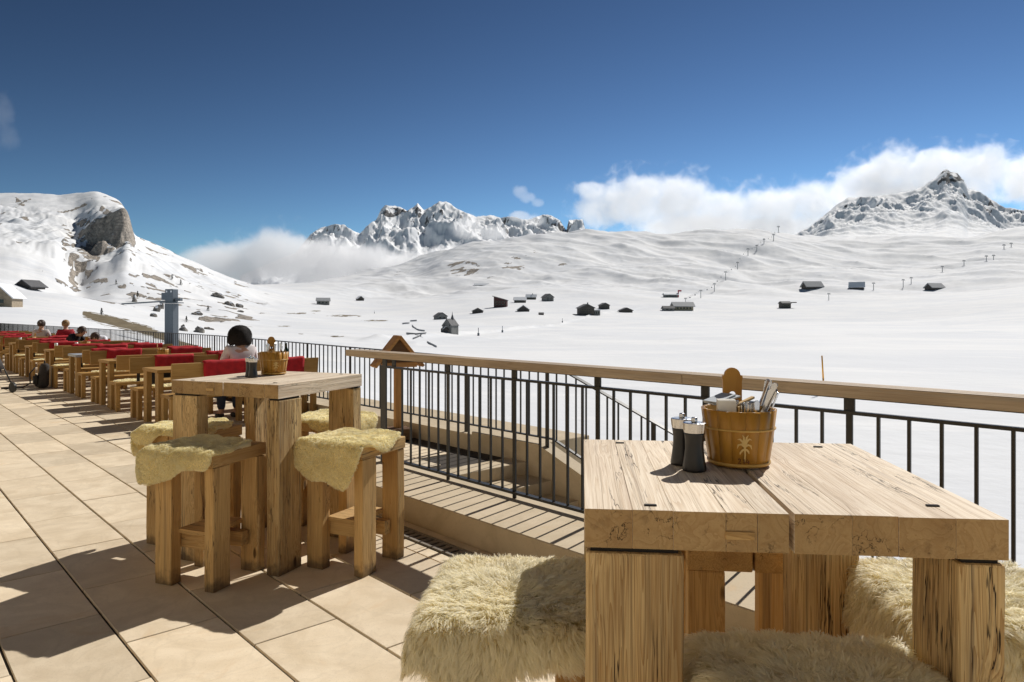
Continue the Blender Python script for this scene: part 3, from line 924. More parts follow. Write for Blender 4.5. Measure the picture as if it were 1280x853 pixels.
while aa < 45:
    dz = orail(aa, 0.0)
    if q % 10 == 3:
        upright("post", opost, aa, dz + 0.165)
    elif aa < 26:
        upright("bar", obar, aa, dz + 0.27)
    else:
        p = T(aa, OB, 0.68)
        bm_box(far_bm, p, (0.013, 0.013, 0.823), Matrix.Rotation(TROT, 3, 'Z'))
    aa += 0.13; q += 1
tag(link("far_bars", bm_done("far_bars", far_bm, M_METAL), outer), kind="stuff")
far = slab("end_fence", 45.2, 45.3, -3.0, 5.1, 0.0, 1.1, M_METAL)
tag(far, "dark solid fence closing the far end of the terrace", "fence")
# ------------------------------------------------------------------ timber bar tables and stools
M_TOP = wood("weathered_table_top", (0.80, 0.69, 0.54), (0.65, 0.52, 0.37), (0.44, 0.31, 0.20), (0.20, 0.13, 0.085), 0.55, 0.92, 0.7, 0.6, 1.1, 0.6, 0.10, 13.0)
M_LEG = wood("aged_spruce_beam", (0.72, 0.53, 0.27), (0.45, 0.27, 0.105), (0.21, 0.115, 0.045), (0.11, 0.09, 0.075), 0.85, 1.0, 0.75, 0.7, 1.3, 1.2, 0.12, 16.0, 0.09)
M_STOOL = wood("spruce_stool", (0.64, 0.43, 0.19), (0.51, 0.31, 0.115), (0.29, 0.16, 0.06), (0.11, 0.075, 0.05), 0.6, 0.8, 0.75, 0.45, 1.2, 1.1, 0.12, 13.0, 0.09)
M_DARKGAP = plain("gap_shade_and_bolts", (0.02, 0.017, 0.014), 0.9)

M_END = wood("end_grain", (0.47, 0.32, 0.155), (0.40, 0.255, 0.115), (0.26, 0.15, 0.065), (0.12, 0.07, 0.035), 0.4, 0.9, 0.85, 0.5, 0.4, 0.3, 0.07)
def beam(name, c, s, axis, mat, bevel=0.004, wob=0.0, cuts=0):
    """a sawn beam, its edges eased and its faces slightly uneven"""
    bm = bmesh.new()
    bm_box(bm, c, s)
    if cuts:
        es = [e for e in bm.edges if abs((e.verts[0].co - e.verts[1].co)[axis]) > s[axis] * 0.9]
        bmesh.ops.subdivide_edges(bm, edges=es, cuts=cuts, use_grid_fill=True)
    bev_edges = [e for e in bm.edges if e.calc_face_angle(0) > 0.5]
    bmesh.ops.bevel(bm, geom=bev_edges, offset=bevel, segments=2, profile=0.6, affect='EDGES', clamp_overlap=True)
    if wob:
        for v in bm.verts:
            t = v.co[axis] * 6 + c[0] * 9 + c[1] * 5
            for ax in range(3):
                if ax != axis:
                    v.co[ax] += wob * (math.sin(t * 1.7 + ax * 2.1) + random.uniform(-0.5, 0.5))
    if mat is M_TOP:
        bm.normal_update()
        for f in bm.faces:
            if abs(f.normal[axis]) > 0.75: f.material_index = 1
    me = bm_done(name, bm, mat, axis=axis)
    if mat is M_TOP: me.materials.append(M_END)
    return me

TS, TH = 0.825, 1.10
def make_table():
    root = empty("bar_table")
    h = TS / 2
    widths = [0.098, 0.082, 0.105, 0.062, 0.062, 0.010, 0.112, 0.088, 0.107, 0.098]
    tot = sum(widths)
    x = -h
    for i, w in enumerate(widths):
        w = w * TS / tot
        if i != 5:
            t = 0.080 + random.uniform(-0.0004, 0.0004)
            gap = 0.0003 if i in (0, 1, 2, 3, 6, 7, 8, 9) else 0.0006
            me = beam("plank", (x + w / 2, random.uniform(-0.001, 0.001), TH - 0.08 + t / 2), (w - 2 * gap, TS + random.uniform(-0.001, 0.001), t), 1, M_TOP, 0.0011, 0.00025, 3)
            link("plank", me, root)
        x += w
    # pinwheel legs: each a broad beam standing on edge
    L = TH - 0.080 - 0.012
    for x, y, sx, sy in ((-h + 0.102, -h + 0.050, 0.200, 0.088), (h - 0.046, -h + 0.106, 0.088, 0.200), (h - 0.106, h - 0.046, 0.200, 0.088), (-h + 0.046, h - 0.106, 0.088, 0.200)):
        me = beam("leg", (x, y, L / 2), (sx, sy, L), 2, M_LEG, 0.006, 0.0012, 5)
        lg = link("leg", me, root)
        link("pad", box_mesh("pad", (x, y, L + 0.006), (sx - 0.02, sy - 0.02, 0.0118), M_DARKGAP), lg)  # near-black filler painted as the shade in the gap above the leg
    # bolts and chips seen on the top
    for x, y in ((-0.275, -h + 0.035), (-0.30, h - 0.06), (h - 0.10, -h + 0.09), (h - 0.12, h - 0.07)):
        link("bolt_plug", box_mesh("bolt_plug", (x, y, TH + 0.0015), (0.026, 0.011, 0.003), M_DARKGAP, 0.0012), root)
    wedge = beam("wedge", (-0.10, -h - 0.001, TH - 0.046), (0.058, 0.008, 0.016), 0, M_STOOL, 0.0015)
    link("wedge", wedge, root)
    return root

SS, SH = 0.42, 0.745
def make_stool():
    root = empty("bar_stool")
    h = SS / 2
    for i, (x, w) in enumerate(((-0.107, 0.205), (0.107, 0.205))):
        link("seat_plank", beam("seat_plank", (x, 0, SH - 0.035), (w, SS + 0.01, 0.07), 1, M_STOOL, 0.005, 0.001, 3), root)
    L = SH - 0.0725
    for x, y, sx, sy in ((-h + 0.062, -h + 0.040, 0.118, 0.070), (h - 0.034, -h + 0.068, 0.062, 0.128), (h - 0.062, h - 0.040, 0.118, 0.070), (-h + 0.034, h - 0.068, 0.062, 0.128)):
        link("leg", beam("leg", (x, y, L / 2), (sx, sy, L), 2, M_STOOL, 0.006, 0.0014, 5), root)
    link("stretcher", beam("stretcher", (-0.02, -h + 0.11, 0.235), (0.28, 0.055, 0.085), 0, M_STOOL, 0.004, 0.0005), root)
    link("stretcher", beam("stretcher", (0.02, h - 0.115, 0.205), (0.28, 0.055, 0.085), 0, M_STOOL, 0.004, 0.0005), root)
    link("foot_board", beam("foot_board", (0.0, 0, 0.29), (0.20, 0.30, 0.025), 0, M_STOOL, 0.004, 0.0005), root)
    return root

tab = make_table()
tab.location = (0.601, 1.842, 0); tab.rotation_euler = (0, 0, -0.098)
tag(tab, "square timber bar table with thick cracked planks, nearest the camera on the right", "table", "timber bar tables")
tab2 = copy_tree(tab)
tab2.location = (-1.557, 4.606, 0); tab2.rotation_euler = (0, 0, -0.395)
tag(tab2, "square timber bar table standing on open paving left of the railing end", "table", "timber bar tables")

NEAR = [((0.02, 1.92), -0.10, "stool under the shaggy cream fleece at the left side of the near table"),
        ((0.625, 1.40), -0.06, "stool tucked under the front of the near table beneath a shaggy fleece"),
        ((1.235, 1.90), -0.09, "stool at the railing side of the near table under a bright sunlit fleece"),
        ((0.80, 2.49), -0.12, "stool behind the near table, seen in shade between its legs")]
FAR = [((-1.73, 4.10), -0.36, "stool in front of the free-standing left table, fleece hanging over its left side"),
       ((-0.945, 4.33), -0.46, "stool at the railing side of the left table, fleece hanging over its front"),
       ((-2.13, 4.78), -0.40, "stool behind the left corner of the left table, fleece reaching over its edge"),
       ((-1.32, 5.20), -0.40, "stool on the far side of the left table, mostly hidden by its legs")]
proto = make_stool()
stools = []
for i, ((x, y), rz, lab) in enumerate(NEAR + FAR):
    s = proto if i == 0 else copy_tree(proto)
    s.location = (x, y, 0); s.rotation_euler = (0, 0, rz)
    tag(s, lab, "stool", "timber bar stools")
    stools.append(s)

# ------------------------------------------------------------------ sheepskins
def fleece_mat(name, tip, root):
    m, nt, b = mat_new(name)
    k = NB(nt)
    t = k.attr("tip", "Fac")
    v = k.attr("shade", "Fac")
    c = k.mix(t, root, tip)
    n = k.noise(k.obj(), 7.0, 3)
    c = k.mix(k.math('MULTIPLY', k.maprange(n, 0.4, 0.7), 0.35), c, tuple(x * y for x, y in zip(tip, (0.985, 0.95, 0.84))))
    s = k.n("ShaderNodeVectorMath", operation='SCALE'); k.l(c, s.inputs[0]); k.l(v, s.inputs["Scale"])
    k.l(s.outputs[0], b.inputs["Base Color"])
    b.inputs["Roughness"].default_value = 0.5
    b.inputs["Specular IOR Level"].default_value = 0.5
    b.inputs["Sheen Weight"].default_value = 0.25
    # thin hair lets light through
    tr = k.n("ShaderNodeBsdfTranslucent"); k.l(s.outputs[0], tr.inputs[0])
    mx = k.n("ShaderNodeMixShader"); mx.inputs[0].default_value = 0.5
    k.l(b.outputs[0], mx.inputs[1]); k.l(tr.outputs[0], mx.inputs[2])
    tp = k.n("ShaderNodeBsdfTransparent")          # single fibres cover only part of each lock
    m2 = k.n("ShaderNodeMixShader"); m2.inputs[0].default_value = 0.32
    k.l(mx.outputs[0], m2.inputs[1]); k.l(tp.outputs[0], m2.inputs[2])
    k.l(m2.outputs[0], nt.nodes["Material Output"].inputs["Surface"])
    return m
M_WOOL = fleece_mat("long_wool", (0.99, 0.945, 0.77), (0.985, 0.93, 0.71))
M_WOOL2 = fleece_mat("short_wool", (0.99, 0.945, 0.70), (0.985, 0.93, 0.65))
M_HIDE = plain("hide", (0.90, 0.82, 0.60), 0.85, 0, 0.05)
_nt = M_HIDE.node_tree; _b = _nt.nodes["Principled BSDF"]
_tr = _nt.nodes.new("ShaderNodeBsdfTranslucent"); _tr.inputs[0].default_value = (0.86, 0.74, 0.42, 1)
_mx = _nt.nodes.new("ShaderNodeMixShader"); _mx.inputs[0].default_value = 0.45
_nt.links.new(_b.outputs[0], _mx.inputs[1]); _nt.links.new(_tr.outputs[0], _mx.inputs[2])
_nt.links.new(_mx.outputs[0], _nt.nodes["Material Output"].inputs["Surface"])

M_FELT = M_HIDE.copy(); M_FELT.name = "dense_underwool"
for n_ in M_FELT.node_tree.nodes:
    if n_.type == 'BSDF_TRANSLUCENT': n_.inputs[0].default_value = (0.98, 0.91, 0.62, 1)
    if n_.type == 'VECT_MATH' and n_.operation == 'SCALE': n_.inputs[0].default_value = (0.96, 0.89, 0.60)
def drape(u, v, hx, hy, top, r=0.035, sag=1.0):
    """flat skin coordinates -> position on a seat of half sizes hx, hy"""
    def ax(t, h):
        s = np.sign(t); a = np.abs(t)
        over = np.clip(a - (h - r * 0.3), 0, None)
        ang = np.clip(over / r, 0, np.pi / 2)
        hor = np.where(over > 0, (h - r * 0.3) + r * np.sin(ang), a)
        drop = r * (1 - np.cos(ang)) + np.clip(over - r * np.pi / 2, 0, None)
        flare = np.clip(over - r * np.pi / 2, 0, None) * 0.06
        return s * (hor + flare), drop
    x, dx = ax(u, hx)
    y, dy = ax(v, hy)
    z = top - np.maximum(dx, dy) * sag - np.minimum(dx, dy) * 0.25
    return x, y, z

def sheepskin(label, stool, half, shape, shift, hair, n_hair, width, mat, seed, group, lie=0.9, base_top=None, seat=(SS / 2, SS / 2), curl=0.5, puff=0.0, clump=1.0):
    """half: half extents of the flat skin; shape: irregularity of its outline; shift: offset on the seat"""
    g = np.random.default_rng(seed)
    top = (SH if base_top is None else base_top) + 0.006 + puff
    seat = (seat[0] + puff, seat[1] + puff)
    def rad(th):
        r = 1 + shape * 1.25 * (0.5 * np.cos(2 * th + seed) * 0.3 + 0.5 * np.cos(3 * th + seed * 2.1) + 0.45 * np.cos(5 * th + seed * 0.7) + 0.3 * np.cos(9 * th + seed))
        c, s = np.abs(np.cos(th)), np.abs(np.sin(th))
        sq = (c ** 3.4 + s ** 3.4) ** (-1 / 3.4)
        return r * sq
    def place(th, rr):
        u = half[0] * rr * rad(th) * np.cos(th) + shift[0]
        v = half[1] * rr * rad(th) * np.sin(th) + shift[1]
        x, y, z = drape(u, v, seat[0], seat[1], top, 0.035 + puff)
        lump = pnoise(u * 9 + seed, v * 9) * 0.022 + pnoise(u * 26 + seed, v * 26 + 3) * 0.010
        edge = np.clip((1.0 - rr) / 0.16, 0, 1) ** 0.5 if puff > 0 else 1.0
        z = z + lump * (0.4 + puff * 25)
        k_ = 1 + lump * (puff * 25) * 1.2
        x = x * k_; y = y * k_
        if puff > 0:
            # the pile rounds off towards the rim of the skin
            x = x * (1 - (1 - edge) * puff * 2.2); y = y * (1 - (1 - edge) * puff * 2.2)
        return np.stack([x, y, z], -1)
    nth, nr_ = 72, 22
    th = np.linspace(0, 2 * np.pi, nth, endpoint=False)
    vs = [place(np.zeros(1), np.zeros(1))[0]]
    for rr in np.linspace(1 / nr_, 1, nr_):
        vs.extend(place(th, np.full(nth, rr)))
    fs = [(0, 1 + k, 1 + (k + 1) % nth) for k in range(nth)]
    for q in range(nr_ - 1):
        for k in range(nth):
            fs.append((1 + q * nth + k, 1 + (q + 1) * nth + k, 1 + (q + 1) * nth + (k + 1) % nth, 1 + q * nth + (k + 1) % nth))
    root = empty("sheepskin", stool.location, stool.rotation_euler.z, label, "sheepskin", group)
    me = np_mesh("hide", vs, fs, M_FELT if puff > 0 else M_HIDE, True)
    hd = link("hide", me, root)
    md = hd.modifiers.new("thickness", 'SOLIDIFY'); md.thickness = 0.006 + puff * 1.1; md.offset = -1
    # wool: locks of hair, each a tapering bent blade
    tt = g.uniform(0, 2 * np.pi, n_hair)
    rr = np.sqrt(g.uniform(0, 1.02, n_hair))
    e = 1e-3
    p = place(tt, rr)
    pt = place(tt + e / np.maximum(rr, 0.05), rr) - p
    pr = place(tt, rr + e) - p
    nn = np.cross(pr, pt); nn /= np.maximum(np.linalg.norm(nn, axis=1, keepdims=True), 1e-9)
    out = pr / np.maximum(np.linalg.norm(pr, axis=1, keepdims=True), 1e-9)
    # direction the wool lies: outward and down, swirling in clumps
    cx = pnoise(p[:, 0] * 16 + seed, p[:, 1] * 16 + p[:, 2] * 12); cyy = pnoise(p[:, 0] * 16 + 40 + seed, p[:, 1] * 16 + p[:, 2] * 12 + 9)
    cz = pnoise(p[:, 0] * 40 + seed, p[:, 1] * 40 + p[:, 2] * 30)
    tang = out * 0.35 + np.stack([cx, cyy, cz * 0.4], -1) * 1.6 * curl + g.normal(0, 0.22, (n_hair, 3))
    tang[:, 2] -= 0.35
    tang -= nn * np.sum(tang * nn, 1, keepdims=True)
    tang /= np.maximum(np.linalg.norm(tang, axis=1, keepdims=True), 1e-9)
    L = hair * g.uniform(0.65, 1.25, n_hair) * (1 + 0.45 * cz)
    side = np.cross(nn, tang) + g.normal(0, 0.3, (n_hair, 3))
    side /= np.linalg.norm(side, axis=1, keepdims=True)
    w = width * g.uniform(0.6, 1.4, n_hair)
    up = 0.75
    p1 = p + (nn * up + tang * 0.35 * lie) * (L * 0.45)[:, None]
    p2 = p1 + (nn * up * 0.55 + tang * lie) * (L * 0.35)[:, None]
    p3 = p2 + (nn * 0.12 + tang * 1.1 * lie + side * 0.2) * (L * 0.32)[:, None]
    K = max(60, n_hair // 42)
    ct = g.uniform(0, 2 * np.pi, K); cr = np.sqrt(g.uniform(0, 1.0, K))
    cp = place(ct, cr)
    cn = np.empty(n_hair, np.int64)
    for a0 in range(0, n_hair, 4000):
        d = ((p[a0:a0 + 4000, None, :] - cp[None]) ** 2).sum(-1)
        cn[a0:a0 + 4000] = d.argmin(1)
    tipc = np.zeros((K, 3)); cnt = np.bincount(cn, minlength=K)[:, None]
    for ax in range(3): tipc[:, ax] = np.bincount(cn, weights=p3[:, ax], minlength=K)
    tipc /= np.maximum(cnt, 1)
    p3 = p3 + (tipc[cn] - p3) * g.uniform(0.35, 0.75, (n_hair, 1)) * clump
    midc = np.zeros((K, 3))
    for ax in range(3): midc[:, ax] = np.bincount(cn, weights=p2[:, ax], minlength=K)
    midc /= np.maximum(cnt, 1)
    p2 = p2 + (midc[cn] - p2) * g.uniform(0.1, 0.5, (n_hair, 1)) * clump
    V = np.stack([p - side * (w * 0.5)[:, None], p + side * (w * 0.5)[:, None],
                  p1 - side * (w * 0.55)[:, None], p1 + side * (w * 0.55)[:, None],
                  p2 - side * (w * 0.38)[:, None], p2 + side * (w * 0.38)[:, None], p3], 1)
    b = np.arange(n_hair)[:, None] * 7
    tri = np.concatenate([b + np.array([0, 1, 3]), b + np.array([0, 3, 2]), b + np.array([2, 3, 5]), b + np.array([2, 5, 4]), b + np.array([4, 5, 6])], 1).reshape(-1, 3)
    me = np_mesh("wool", V.reshape(-1, 3), tri, mat, True)
    set_attr(me, "tip", np.tile(np.array([0, 0, 0.55, 0.55, 0.85, 0.85, 1.0]), n_hair))
    set_attr(me, "shade", np.repeat(g.uniform(0.92, 1.0, n_hair), 7))
    tag(link("wool", me, root), kind="stuff")
    return root

GRP = "sheepskins laid over the stools"
sheepskin("shaggy cream sheepskin half in sun at the left side of the near table", stools[0], (0.32, 0.30), 0.10, (-0.03, -0.02), 0.046, 42000, 0.0030, M_WOOL, 3, GRP)
sheepskin("shaggy sheepskin in shade at the front edge of the near table", stools[1], (0.29, 0.33), 0.08, (0.0, -0.02), 0.050, 40000, 0.0030, M_WOOL, 5, GRP, 0.8)
sheepskin("brightly sunlit shaggy sheepskin between the near table and the railing", stools[2], (0.34, 0.31), 0.10, (0.0, 0.0), 0.046, 36000, 0.0030, M_WOOL, 8, GRP)
sheepskin("shaded sheepskin seen between the legs behind the near table", stools[3], (0.26, 0.24), 0.12, (-0.06, 0.06), 0.045, 10000, 0.0045, M_WOOL, 9, GRP)
sheepskin("short yellowish sheepskin hanging over the front left corner of the stool", stools[4], (0.33, 0.29), 0.13, (-0.10, -0.13), 0.014, 46000, 0.0032, M_WOOL2, 12, GRP, 0.6, curl=0.7, puff=0.020, clump=0.6)
sheepskin("short yellowish sheepskin hanging over the front of the stool nearest the railing post", stools[5], (0.29, 0.33), 0.10, (-0.01, -0.14), 0.014, 46000, 0.0032, M_WOOL2, 17, GRP, 0.6, curl=0.7, puff=0.020, clump=0.6)
sheepskin("yellowish sheepskin drooping over the outer side of the stool left of the table leg", stools[6], (0.36, 0.28), 0.13, (-0.12, -0.04), 0.015, 34000, 0.0034, M_WOOL2, 21, GRP, 0.6, curl=0.7, puff=0.020, clump=0.6)
sheepskin("pale sheepskin on the stool at the far side of the left table", stools[7], (0.30, 0.28), 0.12, (0.03, 0.0), 0.015, 26000, 0.0036, M_WOOL2, 26, GRP, 0.6, curl=0.7, puff=0.018, clump=0.6)

# ------------------------------------------------------------------ cutlery buckets and mills
M_BUCKET = wood("varnished_stave", (0.46, 0.235, 0.040), (0.42, 0.205, 0.033), (0.35, 0.155, 0.024), (0.18, 0.065, 0.012), 0.1, 0.0, 0.32, 0.1, 0.3, 0.0, 0.03)
M_HOOP = wood("pale_hoop", (0.62, 0.40, 0.12), (0.55, 0.34, 0.09), (0.42, 0.24, 0.06), (0.3, 0.16, 0.05), 0.2, 0.0, 0.4, 0.1, 0.5, 0.0, 0.05)
M_BRAND = plain("burnt_lettering", (0.16, 0.06, 0.015), 0.7)
M_CARVE = plain("pale_inlay", (0.66, 0.46, 0.17), 0.6)
M_STEEL = plain("steel", (0.62, 0.62, 0.62), 0.22, 1.0, 0.05)
M_BLACK = plain("black_mill_body", (0.016, 0.015, 0.015), 0.35, 0.0, 0.2, 20, 0.04, 120)
M_PAPER = plain("white_paper", (0.80, 0.78, 0.72), 0.8)
M_SLAT = wood("pale_divider", (0.66, 0.47, 0.22), (0.58, 0.39, 0.16), (0.45, 0.28, 0.1), (0.4, 0.25, 0.1), 0.2, 0.1, 0.6, 0.1, 0.6, 0.0, 0.05)

BH, RT, RBM = 0.150, 0.097, 0.077
def brad(z): return RBM + (RT - RBM) * z / BH
def make_bucket():
    root = empty("cutlery_bucket")
    NS = 16
    for i in range(NS):
        bm = bmesh.new()
        t0, t1 = 2 * math.pi * i / NS, 2 * math.pi * (i + 1) / NS - 0.004
        hb = BH + (0.118 if i == 4 else 0.0)
        if i == 4: hb = BH
        grid = []
        for z in (0.004, BH * 0.5, BH):
            ro = brad(z); ri = ro - 0.0085
            bow = 1.0 + 0.012 * math.sin(math.pi * z / BH)
            grid.append([bm.verts.new((ro * bow * math.cos(t), ro * bow * math.sin(t), z)) for t in (t0, (t0 + t1) / 2, t1)] +
                        [bm.verts.new((ri * math.cos(t), ri * math.sin(t), z)) for t in (t1, (t0 + t1) / 2, t0)])
        for a, b in zip(grid, grid[1:]):
            for k in range(6):
                bm.faces.new((a[k], a[(k + 1) % 6], b[(k + 1) % 6], b[k]))
        bm.faces.new(grid[-1]); bm.faces.new(list(reversed(grid[0])))
        link("stave", bm_done("stave", bm, M_BUCKET, True, axis=2), root)
    for z, w in ((0.006, 0.009), (0.098, 0.006)):
        bm = bmesh.new()
        r = brad(z) * (1.012 if z > 0.05 else 1.0)
        bm_lathe(bm, [(r - 0.002, z), (r + 0.003, z + 0.001), (r + 0.0035 + (RT - RBM) * w / BH * 0.5, z + w / 2), (r + 0.003 + (RT - RBM) * w / BH, z + w - 0.001), (r - 0.002, z + w)], 48, cap=False)
        link("hoop", bm_done("hoop", bm, M_HOOP, True, axis=0), root)
    bm = bmesh.new(); bm_lathe(bm, [(0.0001, 0.012), (RBM - 0.006, 0.012)], 32, cap=False)
    link("base", bm_done("base", bm, M_BUCKET, axis=0), root)
    # tall back stave: shoulders, round head and a finger hole
    bm = bmesh.new()
    w, h0, h1 = 0.026, 0.03, 0.250
    outl = [(-w * 0.92, h0), (w * 0.92, h0), (w, h1 - 0.036), (w * 1.08, h1 - 0.026), (w * 1.04, h1 - 0.020), (w * 0.86, h1 - 0.020)]
    for k in range(1, 10):
        t = math.pi * k / 10
        outl.append((w * 0.84 * math.cos(t), h1 - 0.020 + 0.0215 * math.sin(t)))
    outl += [(-w * 0.86, h1 - 0.020), (-w * 1.04, h1 - 0.020), (-w * 1.08, h1 - 0.026), (-w, h1 - 0.036)]
    hole = [(0.0098 * math.cos(2 * math.pi * k / 16), 0.176 + 0.0098 * math.sin(2 * math.pi * k / 16)) for k in range(16)]
    y0, y1 = RT - 0.020, RT - 0.0098
    def ring(pts, y): return [bm.verts.new((x, y + (z - 0.1) * 0.045, z)) for x, z in pts]
    oa, ob_, ha, hb_ = ring(outl, y0), ring(outl, y1), ring(hole, y0), ring(hole, y1)
    for lo, hi in ((oa, ha), (ob_, hb_)):
        ee = []
        for rg in (lo, hi):
            for k in range(len(rg)): ee.append(bm.edges.new((rg[k], rg[(k + 1) % len(rg)])))
        bmesh.ops.triangle_fill(bm, edges=ee, use_beauty=True)
    for A, B in ((oa, ob_), (ha, hb_)):
        for k in range(len(A)):
            bm.faces.new((A[k], A[(k + 1) % len(A)], B[(k + 1) % len(A)], B[k]))
    bmesh.ops.recalc_face_normals(bm, faces=list(bm.faces))
    link("handle_board", bm_done("handle_board", bm, M_BUCKET, axis=2), root)
    link("divider", box_mesh("divider", (0.0, 0.004, 0.095), (0.165, 0.006, 0.12), M_SLAT, 0.001, axis=0), root)
    link("divider", box_mesh("divider", (-0.01, -0.03, 0.105), (0.006, 0.062, 0.11), M_SLAT, 0.001, axis=1), root)
    return root

def on_stave(ang, z, lift=0.0012):
    r = brad(z) * (1.0 + 0.012 * math.sin(math.pi * z / BH)) + lift
    return Vector((r * math.cos(ang), r * math.sin(ang), z))
def strip_on_bucket(bm, pts, w):
    """a flat raised line following the bucket wall; pts (dx, z) around the front"""
    prev = None
    for i, (dx, z) in enumerate(pts):
        nx, nz = pts[min(i + 1, len(pts) - 1)], pts[max(i - 1, 0)]
        tx, tz = nx[0] - nz[0], nx[1] - nz[1]
        ln = math.hypot(tx, tz) or 1
        ox, oz = -tz / ln * w[i] / 2, tx / ln * w[i] / 2
        a = bm.verts.new(on_stave(MARK + (dx + ox) / 0.088, z + oz)); b = bm.verts.new(on_stave(MARK + (dx - ox) / 0.088, z - oz))
        if prev: bm.faces.new((prev[0], prev[1], b, a))
        prev = (a, b)
MARK = -math.pi / 2 - 0.02
bucket = make_bucket()
bm = bmesh.new()
strip_on_bucket(bm, [(0.0, 0.022), (0.0015, 0.04), (0.0, 0.056), (0.001, 0.064)], [0.004, 0.0042, 0.005, 0.004])
for pts in ([(0, 0.06), (-0.008, 0.068), (-0.016, 0.066), (-0.019, 0.056)], [(0, 0.06), (0.008, 0.067), (0.015, 0.064), (0.018, 0.055)],
            [(0, 0.061), (-0.006, 0.075), (-0.012, 0.081), (-0.018, 0.080)], [(0, 0.061), (0.005, 0.076), (0.011, 0.082), (0.017, 0.079)],
            [(0, 0.06), (-0.002, 0.075), (-0.003, 0.086), (-0.006, 0.092)], [(0, 0.06), (0.003, 0.076), (0.004, 0.086), (0.008, 0.092)],
            [(0, 0.056), (-0.006, 0.052), (-0.011, 0.045), (-0.012, 0.04)], [(0, 0.056), (0.006, 0.053), (0.01, 0.048), (0.012, 0.043)]):
    strip_on_bucket(bm, pts, [0.004, 0.0055, 0.0045, 0.001])
link("palm_emblem", bm_done("palm_emblem", bm, M_CARVE), bucket)
bm = bmesh.new()
W = [0.0026] * 12
strip_on_bucket(bm, [(-0.0165, 0.0265), (-0.0145, 0.0295), (-0.0105, 0.0285), (-0.0105, 0.0245), (-0.0165, 0.017), (-0.009, 0.017)], W)
strip_on_bucket(bm, [(-0.0035, 0.0265), (-0.0005, 0.029), (-0.0005, 0.0165)], W)
strip_on_bucket(bm, [(0.0075, 0.0285), (0.0045, 0.0205), (0.0145, 0.0205)], W)
strip_on_bucket(bm, [(0.0115, 0.0255), (0.0115, 0.0160)], W)
link("number", bm_done("number", bm, M_BRAND), bucket)

def bow(p): return p
def on_table(t, x, y, z=TH):
    c, s = math.cos(t.rotation_euler.z), math.sin(t.rotation_euler.z)
    return Vector((t.location.x + c * x - s * y, t.location.y + s * x + c * y, z))
bucket.location = (0.606, 1.905, TH + 0.0015); bucket.rotation_euler = (0, 0, -0.11)
tag(bucket, "honey-coloured wooden stave bucket marked 214 with palm emblem on the near table", "bucket", "wooden cutlery buckets")
bucket2 = copy_tree(bucket)
b2p = Vector((-1.600, 4.78, TH + 0.0015))
bucket2.location = b2p; bucket2.rotation_euler = (0, 0, 0.5)
tag(bucket2, "wooden cutlery bucket with round-headed handle on the left bar table", "bucket", "wooden cutlery buckets")

def cutlery_mesh(kind):
    bm = bmesh.new()
    L = 0.2
    if kind == 0:     # knife held blade down
        prof = [(-L, 0.004), (-0.10, 0.009), (-0.09, 0.004), (-0.04, 0.0055), (0.0, 0.0085), (0.006, 0.004)]
    else:
        prof = [(-L, 0.010), (-0.15, 0.011), (-0.14, 0.004), (-0.07, 0.0035), (-0.02, 0.007), (0.0, 0.010), (0.008, 0.006)]
    rows = [[bm.verts.new((sx * w, sy * 0.0013, z)) for sx, sy in ((-1, -1), (1, -1), (1, 1), (-1, 1))] for z, w in prof]
    for a, b in zip(rows, rows[1:]):
        for k in range(4): bm.faces.new((a[k], a[(k + 1) % 4], b[(k + 1) % 4], b[k]))
    bm.faces.new(list(reversed(rows[0]))); bm.faces.new(rows[-1])
    return bm_done("cutlery", bm, M_STEEL, bevel=0.0008)
CM = [cutlery_mesh(0), cutlery_mesh(1)]
def put_cutlery(bk, x, y, z, tilt, az, kind, label, group):
    o = link("knife" if kind == 0 else "fork", CM[kind])
    o.matrix_world = Matrix.Translation(bk.location + Matrix.Rotation(bk.rotation_euler.z, 3, 'Z') @ Vector((x, y, z))) @ Matrix.Rotation(az, 4, 'Z') @ Matrix.Rotation(tilt, 4, 'Y') @ Matrix.Rotation(random.uniform(0, 3), 4, 'Z')
    return tag(o, label, "cutlery", group)
for i in range(12):
    put_cutlery(bucket, 0.083 + random.uniform(-0.006, 0.024), 0.005 + random.uniform(-0.035, 0.035), 0.200 + random.uniform(-0.014, 0.022), 0.34 + random.uniform(-0.06, 0.12), random.uniform(-0.5, 0.5), i % 2,
                f"steel {'knife' if i % 2 == 0 else 'fork'} leaning out of the right side of the near bucket", "cutlery leaning in the near bucket")
for i in range(8):
    put_cutlery(bucket, -0.012 + i * 0.0065, -0.052 + random.uniform(-0.012, 0.012), 0.166 + random.uniform(-0.004, 0.006), random.uniform(-0.05, 0.05), 1.57 + random.uniform(-0.2, 0.2), 0,
                f"steel knife upright in the near bucket, {['first', 'second', 'third', 'fourth', 'fifth', 'sixth', 'seventh', 'eighth'][i]} from the left of the front row", "knives standing in the near bucket")
bm = bmesh.new()
for i in range(9):
    bm_box(bm, (-0.040 + i * 0.0003, -0.058 + i * 0.0050, 0.131 + 0.0006 * (i % 3)), (0.046, 0.0040, 0.088), Matrix.Rotation(0.05 * (i - 4) / 4, 3, 'X'))
nap = link("sugar_sachets", bm_done("sugar_sachets", bm, M_PAPER), None, bucket.location, (0, 0, -0.11))
tag(nap, "bundle of white paper sachets standing in the left of the near bucket", "sachets")
bm = bmesh.new()
bm_box(bm, (0, 0, 0), (0.085, 0.05, 0.004)); bm_box(bm, (-0.006, 0.002, 0.005), (0.075, 0.05, 0.003), Matrix.Rotation(0.2, 3, 'Z'))
pk = link("menu_card", bm_done("menu_card", bm, plain("grey_card", (0.42, 0.46, 0.50), 0.6)), None, bucket.location + Vector((-0.035, 0.03, 0.170)), (0.05, -0.22, 0.35))
tag(pk, "grey folded card lying across the sachets in the near bucket", "card")
